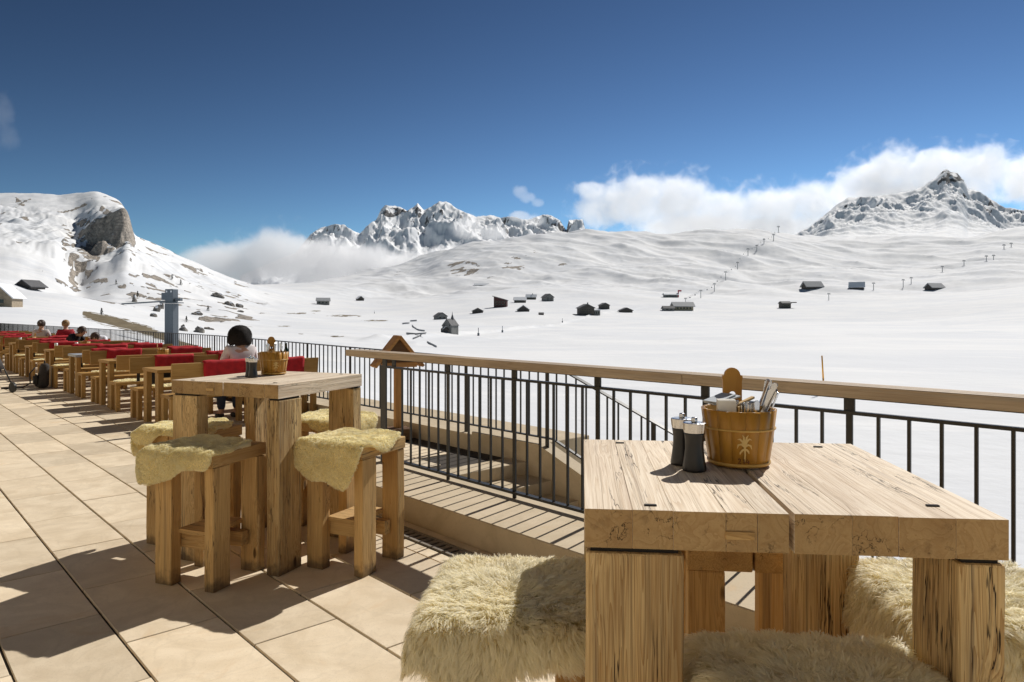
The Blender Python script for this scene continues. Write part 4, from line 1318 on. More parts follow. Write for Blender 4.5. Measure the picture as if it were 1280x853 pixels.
sk = link("wooden_stick", box_mesh("wooden_stick", (0, 0, 0), (0.085, 0.012, 0.006), M_SLAT, 0.001, axis=0), None, bucket.location + Vector((0.0, -0.03, 0.168)), (0, -0.28, 0.5))
tag(sk, "pale flat wooden stick laid across the rim of the near bucket", "stick")
for i in range(8):
    put_cutlery(bucket2, random.uniform(-0.06, 0.07), random.uniform(-0.05, 0.04), 0.192 + random.uniform(-0.02, 0.02), random.uniform(-0.15, 0.2), random.uniform(-0.5, 0.5), i % 2,
                f"steel {'knife' if i % 2 == 0 else 'fork'} standing in the bucket on the left bar table", "cutlery in the left bucket")

def make_mill():
    root = empty("pepper_mill")
    n = 32
    def flute(prof, amp):
        bm = bmesh.new()
        rings = []
        for r, z in prof:
            rings.append([bm.verts.new(((r + amp * (math.cos(16 * 2 * math.pi * k / n * 1.0) > 0) * r) * math.cos(2 * math.pi * k / n), (r + amp * (math.cos(16 * 2 * math.pi * k / n) > 0) * r) * math.sin(2 * math.pi * k / n), z)) for k in range(n)])
        for a, b in zip(rings, rings[1:]):
            for k in range(n): bm.faces.new((a[k], a[(k + 1) % n], b[(k + 1) % n], b[k]))
        bm.faces.new(list(reversed(rings[0]))); bm.faces.new(rings[-1])
        return bm
    link("body", bm_done("body", flute([(0.0285, 0), (0.029, 0.006), (0.0255, 0.03), (0.0225, 0.055), (0.0225, 0.075), (0.0245, 0.092), (0.0255, 0.097)], 0.05), M_BLACK, True), root)
    link("head", bm_done("head", flute([(0.0258, 0.0975), (0.027, 0.105), (0.0282, 0.118), (0.0285, 0.122), (0.024, 0.1235)], 0.04), M_STEEL, False), root)
    bm = bmesh.new(); bm_lathe(bm, [(0.0075, 0.1236), (0.0078, 0.126), (0.0078, 0.134), (0.0065, 0.136), (0.0001, 0.1362)], 20)
    link("knob", bm_done("knob", bm, M_STEEL, True), root)
    return root
mill = make_mill()
mill.location = (0.468, 1.828, TH + 0.0015)
tag(mill, "front one of the two black mills with steel heads on the near table", "pepper mill", "pepper and salt mills")
for (p, rz, lab) in ((Vector((0.455, 1.905, TH + 0.0015)), 0.3, "rear black mill on the near table, half hidden by the front one"),
                     (Vector((-1.655, 4.55, TH + 0.0015)), 0.2, "black mill with steel head beside the bucket on the left bar table"),
                     (Vector((-1.70, 4.62, TH + 0.0015)), 0.5, "black mill standing just behind its twin on the left bar table")):
    c = copy_tree(mill); c.location = p; c.rotation_euler = (0, 0, rz)
    if abs(p.z - TH) < 1e-6: c.location.z += 0.0015
    tag(c, lab, "pepper mill", "pepper and salt mills")
# place the left table's mills and bucket by where they stand on the boards
M_GLASSD = plain("dark_bottle_glass", (0.012, 0.03, 0.012), 0.12)
M_REDCLOTH = plain("red_felt", (0.42, 0.012, 0.018), 0.9, 0, 0.22, 14, 0.3, 220)
# ------------------------------------------------------------------ dining area on the far terrace
M_OAK = wood("oiled_oak", (0.42, 0.255, 0.085), (0.35, 0.195, 0.055), (0.24, 0.125, 0.035), (0.16, 0.085, 0.03), 0.3, 0.3, 0.6, 0.2, 0.8, 0.2, 0.12)
M_SLATE = plain("grey_table_top", (0.34, 0.36, 0.38), 0.45, 0.0, 0.08)
M_STEELD = plain("black_steel_bracket", (0.018, 0.018, 0.018), 0.5, 0.3)

B0, BLEN = 2.93, 2.05
def make_dining(grey):
    """table with slab ends; local x runs across the terrace (b), y along it (a)"""
    root = empty("dining_table")
    w, h = 0.68, 0.76
    for i in range(4):
        pw = w / 4
        y = -w / 2 + pw * (i + 0.5)
        link("top_plank", box_mesh("top_plank", (BLEN / 2, y, h - 0.022), (BLEN, pw - 0.003, 0.044), M_SLATE if grey else M_OAK, 0.003, axis=0), root)
    for x in (0.05, BLEN - 0.05):
        for y in (-w / 2 + 0.075, w / 2 - 0.075):
            link("leg", box_mesh("leg", (x, y, (h - 0.046) / 2 + 0.0), (0.07, 0.15, h - 0.046), M_OAK, 0.004, axis=2), root)
    link("apron", box_mesh("apron", (BLEN / 2, 0, h - 0.09), (BLEN - 0.18, 0.03, 0.085), M_STEELD), root)
    return root
def make_bench():
    """bench facing +y (its table); the back board floats on steel brackets at -y"""
    root = empty("dining_bench")
    d, h = 0.42, 0.45
    for i, y in enumerate((-0.105, 0.105)):
        link("seat_plank", box_mesh("seat_plank", (BLEN / 2, y, h - 0.022), (BLEN, 0.207, 0.044), M_OAK, 0.003, axis=0), root)
    for x in (0.035, BLEN / 2, BLEN - 0.035):
        for y in (-0.15, 0.15):
            link("leg", box_mesh("leg", (x, y, (h - 0.046) / 2), (0.06, 0.10, h - 0.046), M_OAK, 0.004, axis=2), root)
    link("backrest", box_mesh("backrest", (BLEN / 2, -0.225, 0.755), (BLEN, 0.032, 0.235), M_OAK, 0.004, axis=0, rot=Matrix.Rotation(0.10, 3, 'X')), root)
    for x in (0.32, BLEN / 2 + 0.1, BLEN - 0.32):
        link("bracket", box_mesh("bracket", (x, -0.198, 0.55), (0.045, 0.010, 0.30), M_STEELD, rot=Matrix.Rotation(0.10, 3, 'X')), root)
    return root
def blanket_mesh(seed, w=0.56, front=0.30, back=0.24):
    g = np.random.default_rng(seed)
    nu, nv = 15, 25
    s = np.linspace(-back, front, nv)
    u = np.linspace(-w / 2, w / 2, nu)
    U, S = np.meshgrid(u, s)
    r = 0.028
    ang = np.clip(S / r, -np.pi / 2, np.pi / 2)
    over = np.abs(S) - r * np.pi / 2
    y = r * np.sin(ang) + np.sign(S) * np.clip(over, 0, None) * 0.10
    z = r * np.cos(ang) - np.clip(over, 0, None)
    fold = 0.008 * np.sin(U * 17 + seed) * np.clip(np.abs(S) / 0.15, 0, 1) + 0.006 * np.sin(U * 41 + S * 9 + seed)
    y = y + np.sign(S) * np.abs(fold) + fold * 0.3
    x = U + 0.012 * np.sin(S * 12 + seed)
    z = z + 0.004 * np.sin(U * 25 + seed * 2)
    vs = np.stack([x, y, z], -1).reshape(-1, 3)
    me = np_mesh("blanket", vs, grid_faces(nv, nu), M_REDCLOTH, True)
    return me
BL = [blanket_mesh(s) for s in range(3)]
tables, benches = {}, []
tproto = {False: make_dining(False), True: make_dining(True)}
bproto = make_bench()
used = {False: False, True: False}
rows_a = [10.62, 13.15, 15.50, 17.95, 20.4, 22.9, 25.4, 27.9, 30.5, 33.2]
ORD = ["first", "second", "third", "fourth", "fifth", "sixth", "seventh", "eighth", "ninth", "tenth"]
bfirst = True
for i, a in enumerate(rows_a):
    grey = i in (2, 6)
    t = tproto[grey] if not used[grey] else copy_tree(tproto[grey])
    used[grey] = True
    t.location = T(a, B0 + 0.02, 0); t.rotation_euler = (0, 0, TROT)
    tag(t, f"{ORD[i]} long {'grey-topped' if grey else 'oak'} dining table along the terrace, counted from the camera", "dining table", "dining tables in a row along the terrace")
    tables[i] = t
    for side in (-1, 1):
        b = bproto if bfirst else copy_tree(bproto)
        bfirst = False
        # the near bench (-1) faces away from the camera; the far bench faces it
        if side < 0:
            b.location = T(a - 0.69, B0 + random.uniform(-0.03, 0.04), 0); b.rotation_euler = (0, 0, TROT + random.uniform(-0.006, 0.006))
        else:
            b.location = T(a + 0.66, B0 + BLEN + random.uniform(-0.03, 0.04), 0); b.rotation_euler = (0, 0, TROT + math.pi + random.uniform(-0.006, 0.006))
        tag(b, f"oak bench with floating back board on the {'near' if side < 0 else 'far'} side of the {ORD[i]} dining table", "bench", "oak benches at the dining tables")
        benches.append((i, side, a, b))
GB = "red blankets hung over bench backs"
bl_spots = {(0, -1): [0.70, 1.55], (0, 1): [0.62, 1.55], (1, -1): [1.62], (1, 1): [0.55, 1.6], (2, -1): [0.42, 1.72], (2, 1): [0.9, 1.6], (3, -1): [0.6, 1.5], (3, 1): [0.5], (4, -1): [0.4, 1.3], (4, 1): [0.7, 1.6],
            (5, -1): [0.5], (5, 1): [1.3], (6, -1): [0.35, 1.5], (6, 1): [0.7], (7, -1): [0.4, 1.2], (7, 1): [0.9], (8, -1): [0.5], (9, -1): [0.4, 1.2], (0, -2): []}
POSW = {1: ["middle of"], 2: ["walkway end of", "valley end of"], 3: ["walkway end of", "middle of", "valley end of"]}
for (i, side), xs in bl_spots.items():
    for j, x in enumerate(xs):
        a = rows_a[i] + (-0.69 - 0.232 if side < 0 else 0.66 + 0.232)
        o = link("blanket", BL[(i + j) % 3], None, T(a, B0 + x, 0.865), (0, 0, TROT + (0 if side > 0 else 0)))
        o.rotation_euler.z += random.uniform(-0.03, 0.03)
        sm_ = o.modifiers.new("thickness", 'SOLIDIFY'); sm_.thickness = 0.009; sm_.offset = 1
        tag(o, f"red blanket on the {POSW[len(xs)][j]} the {'near' if side < 0 else 'far'} bench back at the {ORD[i]} table", "blanket", GB)
# flat sheepskins on the bench seats at the walkway end
for (i, side, dx) in ((1, -1, 0.32), (2, -1, 0.5), (3, -1, 0.3), (4, -1, 0.35), (5, -1, 0.35), (0, 1, 0.45), (0, -1, 1.4)):
    a = rows_a[i] + (-0.69 if side < 0 else 0.66)
    p = T(a, B0 + dx, 0)
    class _S: pass
    st = _S(); st.location = p; st.rotation_euler = Matrix.Rotation(TROT, 3, 'Z').to_euler()
    sheepskin(f"cream sheepskin on the seat of the {'near' if side < 0 else 'far'} bench at the {ORD[i]} dining table", st, (0.27, 0.19), 0.12, (0, 0), 0.03, 1800, 0.010, M_WOOL2, 40 + i + side, "sheepskins on the bench seats", 0.8, base_top=0.452, seat=(0.5, 0.21))
# buckets, bottle and glasses on the tables
for (i, x, y, lab) in ((1, 0.95, 0.05, "small wooden cutlery bucket on the second dining table"), (3, 0.75, 0.0, "small wooden cutlery bucket on the fourth dining table"), (5, 0.5, 0.0, "small wooden cutlery bucket on the sixth dining table")):
    c = copy_tree(bucket)
    p = T(rows_a[i] + y, B0 + x, 0.7615)
    c.location = p; c.rotation_euler = (0, 0, 0.9 + i)
    tag(c, lab, "bucket", "wooden cutlery buckets")
bt = empty("bottle", T(10.55, 4.90, 0.7615), 0, "dark green bottle on the first dining table, seen just right of the bucket", "bottle")
bm = bmesh.new(); bm_lathe(bm, [(0.036, 0), (0.039, 0.006), (0.039, 0.17), (0.035, 0.195), (0.016, 0.235)], 20, cap=False)
link("body", bm_done("body", bm, M_GLASSD, True), bt)
bm = bmesh.new(); bm_lathe(bm, [(0.016, 0.2355), (0.0145, 0.285), (0.0165, 0.287), (0.0165, 0.300), (0.013, 0.302)], 20)
link("neck", bm_done("neck", bm, M_GLASSD, True), bt)
M_JUICE = plain("yellow_drink", (0.75, 0.55, 0.02), 0.2)
M_CLEAR = plain("clear_glass", (0.75, 0.78, 0.76), 0.08)
def make_glass():
    r = empty("drinking_glass")
    bm = bmesh.new(); bm_lathe(bm, [(0.028, 0.0), (0.031, 0.07)], 14)
    link("drink", bm_done("drink", bm, M_JUICE, True), r)
    bm = bmesh.new(); bm_lathe(bm, [(0.032, 0.0705), (0.034, 0.13), (0.0325, 0.13), (0.0305, 0.071)], 14, cap=False)
    link("rim", bm_done("rim", bm, M_CLEAR, True), r)
    return r
gl = make_glass()
for q, (i, x, y, lab) in enumerate(((3, 0.22, 0.15, "glass of yellow drink in front of the man on the fourth dining table"), (3, 0.62, 0.22, "glass of yellow drink further along the fourth dining table"), (5, 0.25, 0.1, "glass of yellow drink on the sixth dining table"))):
    g_ = gl if q == 0 else copy_tree(gl)
    g_.location = T(rows_a[i] + y, B0 + x, 0.7615)
    tag(g_, lab, "glass", "glasses of yellow drink")
M_PLATE = plain("white_china", (0.78, 0.77, 0.74), 0.25)
bm = bmesh.new(); bm_lathe(bm, [(0.08, 0.0), (0.13, 0.016), (0.135, 0.018), (0.085, 0.008), (0.0001, 0.006)], 24)
plate_me = bm_done("plate", bm, M_PLATE, True)
for (i, x, y, lab) in ((1, 0.35, 0.12, "white plate at the walkway end of the second dining table"), (2, 1.3, -0.1, "white plate on the third dining table"), (4, 0.95, 0.14, "white plate before the man in the black t-shirt"), (4, 1.7, 0.14, "white plate before the person in white"), (6, 0.9, -0.14, "white plate before the woman with the bun"), (6, 1.55, -0.14, "white plate before the person in red"), (0, 1.02, -0.15, "white plate before the woman with bobbed hair")):
    tag(link("plate", plate_me, None, T(rows_a[i] + y, B0 + x, 0.7612)), lab, "plate", "white plates on the dining tables")
# backpack leaning by the table legs, strap trailing on the floor
M_PACK = plain("dark_backpack_cloth", (0.035, 0.030, 0.028), 0.85, 0, 0.2, 20, 0.2, 150)
bp = empty("backpack", T(17.3, 2.76, 0), TROT, "dark backpack leaning against the bench end on the paving, strap trailing", "backpack")
bm = bmesh.new()
vs = bm_box(bm, (0, 0, 0.26), (0.22, 0.32, 0.50))
for v in vs:
    if v.co.z > 0.3: v.co.x = v.co.x * 0.65 + 0.06; v.co.y *= 0.75
bmesh.ops.bevel(bm, geom=list(bm.edges), offset=0.07, segments=3, profile=0.5, affect='EDGES')
link("sack", bm_done("sack", bm, M_PACK, True), bp)
bm = bmesh.new()
vs = bm_box(bm, (-0.10, 0, 0.17), (0.09, 0.22, 0.24)); bmesh.ops.bevel(bm, geom=list(bm.edges), offset=0.035, segments=2, affect='EDGES')
link("pocket", bm_done("pocket", bm, M_PACK, True), bp)
bm = bmesh.new(); bm_tube(bm, [(-0.10, 0.10, 0.42), (-0.19, 0.12, 0.30), (-0.18, 0.12, 0.10), (-0.30, 0.2, 0.015), (-0.55, 0.30, 0.013), (-0.65, 0.26, 0.013)], 0.014, 6)
link("strap", bm_done("strap", bm, M_PACK, True), bp)
bm = bmesh.new(); bm_tube(bm, [(0.05, -0.04, 0.50), (0.05, -0.03, 0.55), (0.05, 0.03, 0.55), (0.05, 0.04, 0.50)], 0.010, 6)
link("handle", bm_done("handle", bm, M_PACK, True), bp)
# pushchair at the left edge
pc = empty("pushchair", T(16.9, 1.86, 0), TROT + 0.4, "dark folding pushchair parked on the paving at the far left edge", "pushchair")
bm = bmesh.new()
for s in (-0.22, 0.22):
    bm_tube(bm, [(s, 0.45, 0.98), (s, 0.40, 1.03), (s, 0.30, 0.95), (s, -0.05, 0.45), (s, -0.32, 0.12)], 0.012, 6)
    bm_tube(bm, [(s, 0.05, 0.55), (s, 0.35, 0.10)], 0.012, 6)
bm_tube(bm, [(-0.22, 0.45, 0.98), (0.22, 0.45, 0.98)], 0.016, 6)
link("frame", bm_done("frame", bm, M_STEELD, True), pc)
for x in (-0.22, 0.22):
    for y in (-0.32, 0.35):
        bm = bmesh.new(); bm_tube(bm, [(x - 0.02, y, 0.1), (x + 0.02, y, 0.1)], 0.098, 16)
        link("wheel", bm_done("wheel", bm, M_STEELD), pc)
bm = bmesh.new()
vs = bm_box(bm, (0, 0.02, 0.55), (0.38, 0.40, 0.30))
for v in vs:
    if v.co.z > 0.5: v.co.y += 0.16
bmesh.ops.bevel(bm, geom=list(bm.edges), offset=0.05, segments=2, affect='EDGES')
link("seat", bm_done("seat", bm, M_PACK, True), pc)

# wooden shrine-like sign stand by the stairs
M_STAND = wood("orange_larch", (0.50, 0.27, 0.10), (0.40, 0.20, 0.07), (0.22, 0.10, 0.035), (0.12, 0.06, 0.03), 0.3, 0.4, 0.7, 0.3, 0.8, 0.8, 0.05)
M_STANDD = wood("dark_larch", (0.16, 0.09, 0.045), (0.12, 0.065, 0.03), (0.06, 0.03, 0.015), (0.05, 0.03, 0.02), 0.3, 0.4, 0.7, 0.3, 0.8, 0.8, 0.05)
sp = T(7.28, 4.80, 0)
st = empty("roofed_sign_post", sp, 0.42, "wooden post with a small steep gabled roof standing behind the railing end", "sign post")
link("post", box_mesh("post", (0, 0, 0.55), (0.085, 0.085, 0.82), M_STAND, 0.006, axis=2), st)
link("foot", box_mesh("foot", (0, 0, 0.07), (0.26, 0.26, 0.14), M_STANDD, 0.008, axis=0), st)
bm = bmesh.new()
bm_prism(bm, [(-0.235, 0.0), (0.235, 0.0), (0.0, 0.29)], -0.03, 0.03, Matrix.Translation((0, -0.02, 0.925)) @ Matrix.Rotation(math.pi / 2, 4, 'X'))
link("gable_board", bm_done("gable_board", bm, M_STANDD, axis=0), st)
for s in (-1, 1):
    ang = math.atan2(0.29, 0.235)
    L = 0.47
    c = Vector((s * L / 2 * math.cos(ang), 0.02, 1.245 - L / 2 * math.sin(ang)))
    link("roof_board", box_mesh("roof_board", c, (L, 0.26, 0.035), M_STAND, 0.004, axis=0, rot=Matrix.Rotation(s * ang, 3, 'Y')), st)
link("crosspiece", box_mesh("crosspiece", (0, -0.055, 0.90), (0.44, 0.03, 0.06), M_STAND, 0.004, axis=0), st)

# ------------------------------------------------------------------ people
M_SKIN = plain("skin", (0.52, 0.30, 0.20), 0.55, 0, 0.06)
M_HAIRD = plain("dark_hair", (0.016, 0.013, 0.012), 0.75, 0, 0.35, 60, 0.9, 120, 0.15)
M_HAIRB = plain("brown_hair", (0.07, 0.042, 0.028), 0.55, 0, 0.25, 30, 0.4, 90)
M_HAIRL = plain("blond_hair", (0.36, 0.22, 0.09), 0.55, 0, 0.25, 30, 0.4, 90)
def cloth(name, c): return plain(name, c, 0.9, 0, 0.12, 9, 0.25, 60)
def skin_body(name, chains, mat, parent, root_idx=0, sub=1):
    """chains of (point, radius) sharing joints by equal coordinates; one continuous skinned surface"""
    bm = bmesh.new()
    idx, rad = {}, []
    def v(p, r):
        key = tuple(round(x, 4) for x in p)
        if key not in idx:
            idx[key] = bm.verts.new(p); rad.append(r)
        return idx[key]
    for ch in chains:
        pr = None
        for p, r in ch:
            x = v(p, r)
            if pr is not None and pr is not x and not bm.edges.get((pr, x)): bm.edges.new((pr, x))
            pr = x
    me = bpy.data.meshes.new(name); bm.to_mesh(me); bm.free()
    o = link(name, me, parent)
    sk = o.modifiers.new("skin", 'SKIN'); sk.use_smooth_shade = True
    for i, r in enumerate(rad):
        d = me.skin_vertices[0].data[i]
        rr = r if isinstance(r, tuple) else (r, r)
        d.radius = rr
        d.use_root = (i == root_idx)
    ss = o.modifiers.new("sub", 'SUBSURF'); ss.levels = sub; ss.render_levels = sub
    dg = bpy.context.evaluated_depsgraph_get()
    m2 = bpy.data.meshes.new_from_object(o.evaluated_get(dg))
    o.modifiers.clear()
    o.data = m2
    m2.materials.clear(); m2.materials.append(mat)
    m2.polygons.foreach_set("use_smooth", np.ones(len(m2.polygons), bool))
    return o
def seated(label, loc, rz, shirt, trousers, hair_mat, hair="short", lean=0.0, head_turn=0.0, arms="rest", head_drop=0.0, bulk=1.0, sleeve="long"):
    """seated figure, seat at z=0.46, facing local +y"""
    root = empty("person", loc, rz, label, "person")
    pel = (0, 0, 0.55)
    def ln(z, y0=0.0): return (0, y0 + math.sin(lean) * (z - 0.55), 0.55 + math.cos(lean) * (z - 0.55))
    waist, chest, neck = ln(0.74), ln(0.94), ln(1.065)
    nb = Vector(neck)
    fw = Vector((math.sin(head_turn) * -1, math.cos(head_turn), 0))
    hb = nb + Vector((0, 0.02 + math.sin(lean) * 0.06 + head_drop * 0.5, 0.055 - head_drop * 0.5))
    hc = hb + Vector((0, 0.015 + head_drop * 0.3, 0.085 - head_drop * 0.2))
    shl, shr = Vector(chest) + Vector((-0.17 * bulk, 0, 0.085)), Vector(chest) + Vector((0.17 * bulk, 0, 0.085))
    def arm(s, sh):
        if arms == "eat":
            el = sh + Vector((s * 0.06, 0.20, -0.25)); wr = Vector((s * 0.05, hc.y + 0.12, hc.z - 0.20))
        else:
            el = sh + Vector((s * 0.07, 0.08, -0.27)); wr = el + Vector((-s * 0.10, 0.22, 0.02))
        return el, wr
    chains = [[(pel, 0.13), (waist, (0.125 * bulk, 0.10)), (chest, (0.15 * bulk, 0.105)), (neck, 0.064), (tuple(hb), 0.06), (tuple(hc), (0.078, 0.092)), (tuple(hc + Vector((0, 0.0, 0.075))), (0.066, 0.08))]]
    shirtc = [[(pel, 0.14), (waist, (0.148 * bulk, 0.125)), (chest, (0.182 * bulk, 0.138)), (tuple(nb - Vector((0, 0, 0.015))), 0.07)]]
    trc = [[(pel, 0.145)]]
    for s, sh in ((-1, shl), (1, shr)):
        el, wr = arm(s, sh)
        hand = wr + (wr - el).normalized() * 0.085
        chains.append([(chest, 0), (tuple(sh), 0.052), (tuple(el), 0.040), (tuple(wr), 0.028), (tuple(hand), (0.036, 0.018))])
        for f in range(4):
            fb = hand + Vector(((f - 1.5) * 0.019, 0, 0)); 
            chains.append([(tuple(hand), 0), (tuple(fb + (wr - el).normalized() * 0.035), 0.0085), (tuple(fb + (wr - el).normalized() * 0.06 + Vector((0, 0, -0.02))), 0.0075)])
        th = wr + Vector((-s * 0.035, 0.02, 0.01))
        chains.append([(tuple(wr), 0), (tuple(th), 0.010), (tuple(th + (wr - el).normalized() * 0.04), 0.008)])
        if sleeve == "long":
            shirtc.append([(chest, 0), (tuple(sh), 0.074), (tuple(el), 0.053), (tuple(el * 0.12 + wr * 0.88), 0.040)])
        else:
            shirtc.append([(chest, 0), (tuple(sh), 0.070), (tuple(sh * 0.35 + el * 0.65), 0.060)])
        hip, knee, ank = Vector((s * 0.09, 0.02, 0.53)), Vector((s * 0.11, 0.44, 0.50)), Vector((s * 0.11, 0.42, 0.09))
        toe = ank + Vector((0, 0.17, -0.05))
        chains.append([(pel, 0), (tuple(hip), 0.085), (tuple(knee), 0.06), (tuple(ank), 0.042), (tuple(toe), 0.035)])
        trc.append([(pel, 0), (tuple(hip), 0.098), (tuple(knee), 0.073), (tuple(ank + Vector((0, 0, 0.03))), 0.060)])
    skin_body("body", chains, M_SKIN, root)
    skin_body("shirt", shirtc, shirt, root)
    skin_body("trousers", trc, trousers, root)
    for s in (-1, 1):
        ank = Vector((s * 0.11, 0.42, 0.085))
        skin_body("shoe", [[(tuple(ank), 0.055), (tuple(ank + Vector((0, 0.02, -0.035))), 0.052), (tuple(ank + Vector((0, 0.12, -0.045))), 0.048), (tuple(ank + Vector((0, 0.19, -0.05))), 0.036)]], M_PACK, root)
    # hair as a cap moulded on the skull
    big = hair == "bob"
    bm = bmesh.new()
    bmesh.ops.create_icosphere(bm, subdivisions=3, radius=1.0)
    rx, ry, rz_ = (0.158, 0.145, 0.150) if big else (0.104, 0.118, 0.122)
    for v in list(bm.verts):
        p = v.co
        face = p.dot(Vector((fw.x, fw.y, -0.35)).normalized())
        n_ = 0.05 * math.sin(p.x * 9 + p.z * 7) * math.cos(p.y * 11)
        k_ = 1 + n_
        low = -1.05 if big else -0.55
        if face > 0.55: k_ *= 0.72
        z_ = max(p.z, low)
        if big and p.z < 0.1:
            hr = math.hypot(p.x, p.y)
            if hr > 0.05: k_ *= min(1.0 / hr, 3.0) * (0.99 + 0.06 * min(-p.z + 0.1, 1)); p = Vector((p.x, p.y, p.z))
            z_ = -0.62 * abs(min(p.z, 0)) ** 0.8 + (0.1 - 0.1) if p.z < 0 else p.z
        v.co = Vector((p.x * rx * k_, p.y * ry * k_, z_ * rz_ * k_))
    bmesh.ops.translate(bm, verts=list(bm.verts), vec=hc + Vector((0, -0.015, 0.035 if not big else -0.012)))
    if big:
        bm.free(); bm = bmesh.new()
        bm_lathe(bm, [(0.0001, 0.150), (0.05, 0.143), (0.095, 0.122), (0.128, 0.085), (0.148, 0.035), (0.158, -0.02), (0.162, -0.07), (0.158, -0.105), (0.135, -0.125), (0.09, -0.12)], 28, tuple(hc + Vector((0, -0.02, 0.0))))
        for v in bm.verts:
            a_ = math.atan2(v.co.y - hc.y, v.co.x - hc.x)
            v.co.z += 0.008 * math.sin(a_ * 7) * (1 if v.co.z < hc.z else 0.3)
            v.co.x = hc.x + (v.co.x - hc.x) * (1 + 0.025 * math.sin(a_ * 5 + 1))
    if hair == "bun":
        bmesh.ops.create_icosphere(bm, subdivisions=2, radius=0.055, matrix=Matrix.Translation(hc + Vector((-fw.x * 0.13, -fw.y * 0.13, 0.06))))
    ho_ = link("hair", bm_done("hair", bm, hair_mat, True), root)
    # locks of hair lying over the cap
    g = random.Random(len(label))
    bm = bmesh.new()
    cen = hc + Vector((0, -0.015, 0.035 if not big else 0.0))
    for q in range(420 if big else 160):
        az_ = g.uniform(0, 6.283)
        d_ = Vector((math.cos(az_), math.sin(az_), 0))
        if d_.dot(fw) > 0.55: continue
        e0, e1 = g.uniform(0.5, 1.45), g.uniform(-0.66, 0.1) if big else g.uniform(-0.4, 0.4)
        k_ = g.uniform(0.99, 1.06); tw = g.uniform(-0.12, 0.12)
        s_ = Vector((-d_.y, d_.x, 0)) * g.uniform(0.003, 0.007)
        pr = None
        for t in range(6):
            e = e0 + (e1 - e0) * t / 5
            a2 = az_ + tw * t / 5
            c_ = cen + Vector((math.cos(a2) * math.cos(max(e, 0.0 if big else -0.35)) * rx * k_, math.sin(a2) * math.cos(max(e, 0.0 if big else -0.35)) * ry * k_, math.sin(e) * rz_ * k_ * (1.0 if e > -0.5 else 1.05)))
            pp = (bm.verts.new(c_ - s_ * (1 - t / 6)), bm.verts.new(c_ + s_ * (1 - t / 6)))
            if pr: bm.faces.new((pr[0], pr[1], pp[1], pp[0]))
            pr = pp
    tag(link("locks", bm_done("locks", bm, hair_mat, True), ho_), kind="stuff")
    # face: eyes, nose, mouth, ears
    f3 = fw.normalized(); s3 = Vector((f3.y, -f3.x, 0))
    bm = bmesh.new()
    for s in (-1, 1):
        bmesh.ops.create_icosphere(bm, subdivisions=1, radius=0.011, matrix=Matrix.Translation(hc + f3 * 0.088 + s3 * s * 0.031 + Vector((0, 0, 0.025))))
    link("eyes", bm_done("eyes", bm, M_HAIRD, True), root)
    bm = bmesh.new()
    bmesh.ops.create_icosphere(bm, subdivisions=2, radius=1, matrix=Matrix.Translation(hc + f3 * 0.098) @ Matrix.Diagonal((0.014, 0.018, 0.022, 1)))
    for s in (-1, 1):
        bmesh.ops.create_icosphere(bm, subdivisions=2, radius=1, matrix=Matrix.Translation(hc + s3 * s * 0.085 + Vector((0, 0, 0.005))) @ Matrix.Diagonal((0.012, 0.02, 0.03, 1)))
    link("nose_and_ears", bm_done("nose_and_ears", bm, M_SKIN, True), root)
    link("mouth", box_mesh("mouth", hc + f3 * 0.088 + Vector((0, 0, -0.04)), (0.04, 0.01, 0.008), plain("lips", (0.36, 0.13, 0.10), 0.5), 0.002), root)
    return root
M_JEANS = cloth("dark_jeans", (0.03, 0.04, 0.07))
seated("seated woman with black bobbed hair and pale blouse seen from behind beyond the bucket", T(10.62 - 0.66, B0 + 1.02, 0), TROT, cloth("pale_blouse", (0.74, 0.67, 0.66)), M_JEANS, M_HAIRD, "bob")
seated("man in a black t-shirt bent over the table, eating with both hands", T(rows_a[4] + 0.66, B0 + 0.98, 0), TROT + math.pi + 0.75, cloth("black_shirt", (0.015, 0.014, 0.016)), M_JEANS, M_HAIRB, "short", 0.55, 0, "eat", 0.10, 1.05, "short")
seated("woman with dark hair tied in a bun and a pale top at the far left", T(rows_a[6] - 0.66, B0 + 1.0, 0), TROT - 0.6, cloth("patterned_top", (0.62, 0.55, 0.52)), M_JEANS, M_HAIRB, "bun")
seated("person with curly blond hair in a red top behind the man in black", T(rows_a[6] - 0.66, B0 + 1.62, 0), TROT - 0.2, cloth("red_top", (0.40, 0.02, 0.03)), M_JEANS, M_HAIRL, "short", 0.1)
seated("person bent low in a white shirt beyond the man in black", T(rows_a[4] + 0.66, B0 + 1.72, 0), TROT + math.pi - 0.4, cloth("white_shirt", (0.80, 0.80, 0.86)), M_JEANS, M_HAIRB, "short", 0.8, 0, "eat", 0.2)
# ------------------------------------------------------------------ buildings in the snow
M_WOODW = plain("weathered_timber_wall", (0.30, 0.24, 0.165), 0.85, 0, 0.25, 1.5)
M_WOODD = plain("dark_timber_wall", (0.085, 0.075, 0.066), 0.85, 0, 0.3, 0.8)
M_WOODR = plain("red_brown_timber_wall", (0.085, 0.035, 0.032), 0.85, 0, 0.3, 0.8)
M_GREYW = plain("grey_render_wall", (0.20, 0.20, 0.19), 0.85, 0, 0.25, 0.8)
M_OCHRE = plain("ochre_wall", (0.33, 0.29, 0.20), 0.85, 0, 0.2, 0.8)
M_ROOFD = plain("dark_roof", (0.10, 0.10, 0.105), 0.8, 0, 0.25, 0.8)
M_ROOFS = plain("snow_on_roof", (0.87, 0.88, 0.90), 0.9, 0, 0.03)
M_ROOFG = plain("grey_roof", (0.36, 0.37, 0.38), 0.7, 0, 0.12, 0.6)
M_PANE = plain("window_pane", (0.02, 0.022, 0.028), 0.15)
M_LIFT = plain("galvanised_lift_steel", (0.13, 0.15, 0.17), 0.5, 0.3)
M_MAST = plain("zinc_grey_mast", (0.33, 0.34, 0.35), 0.6, 0.1)
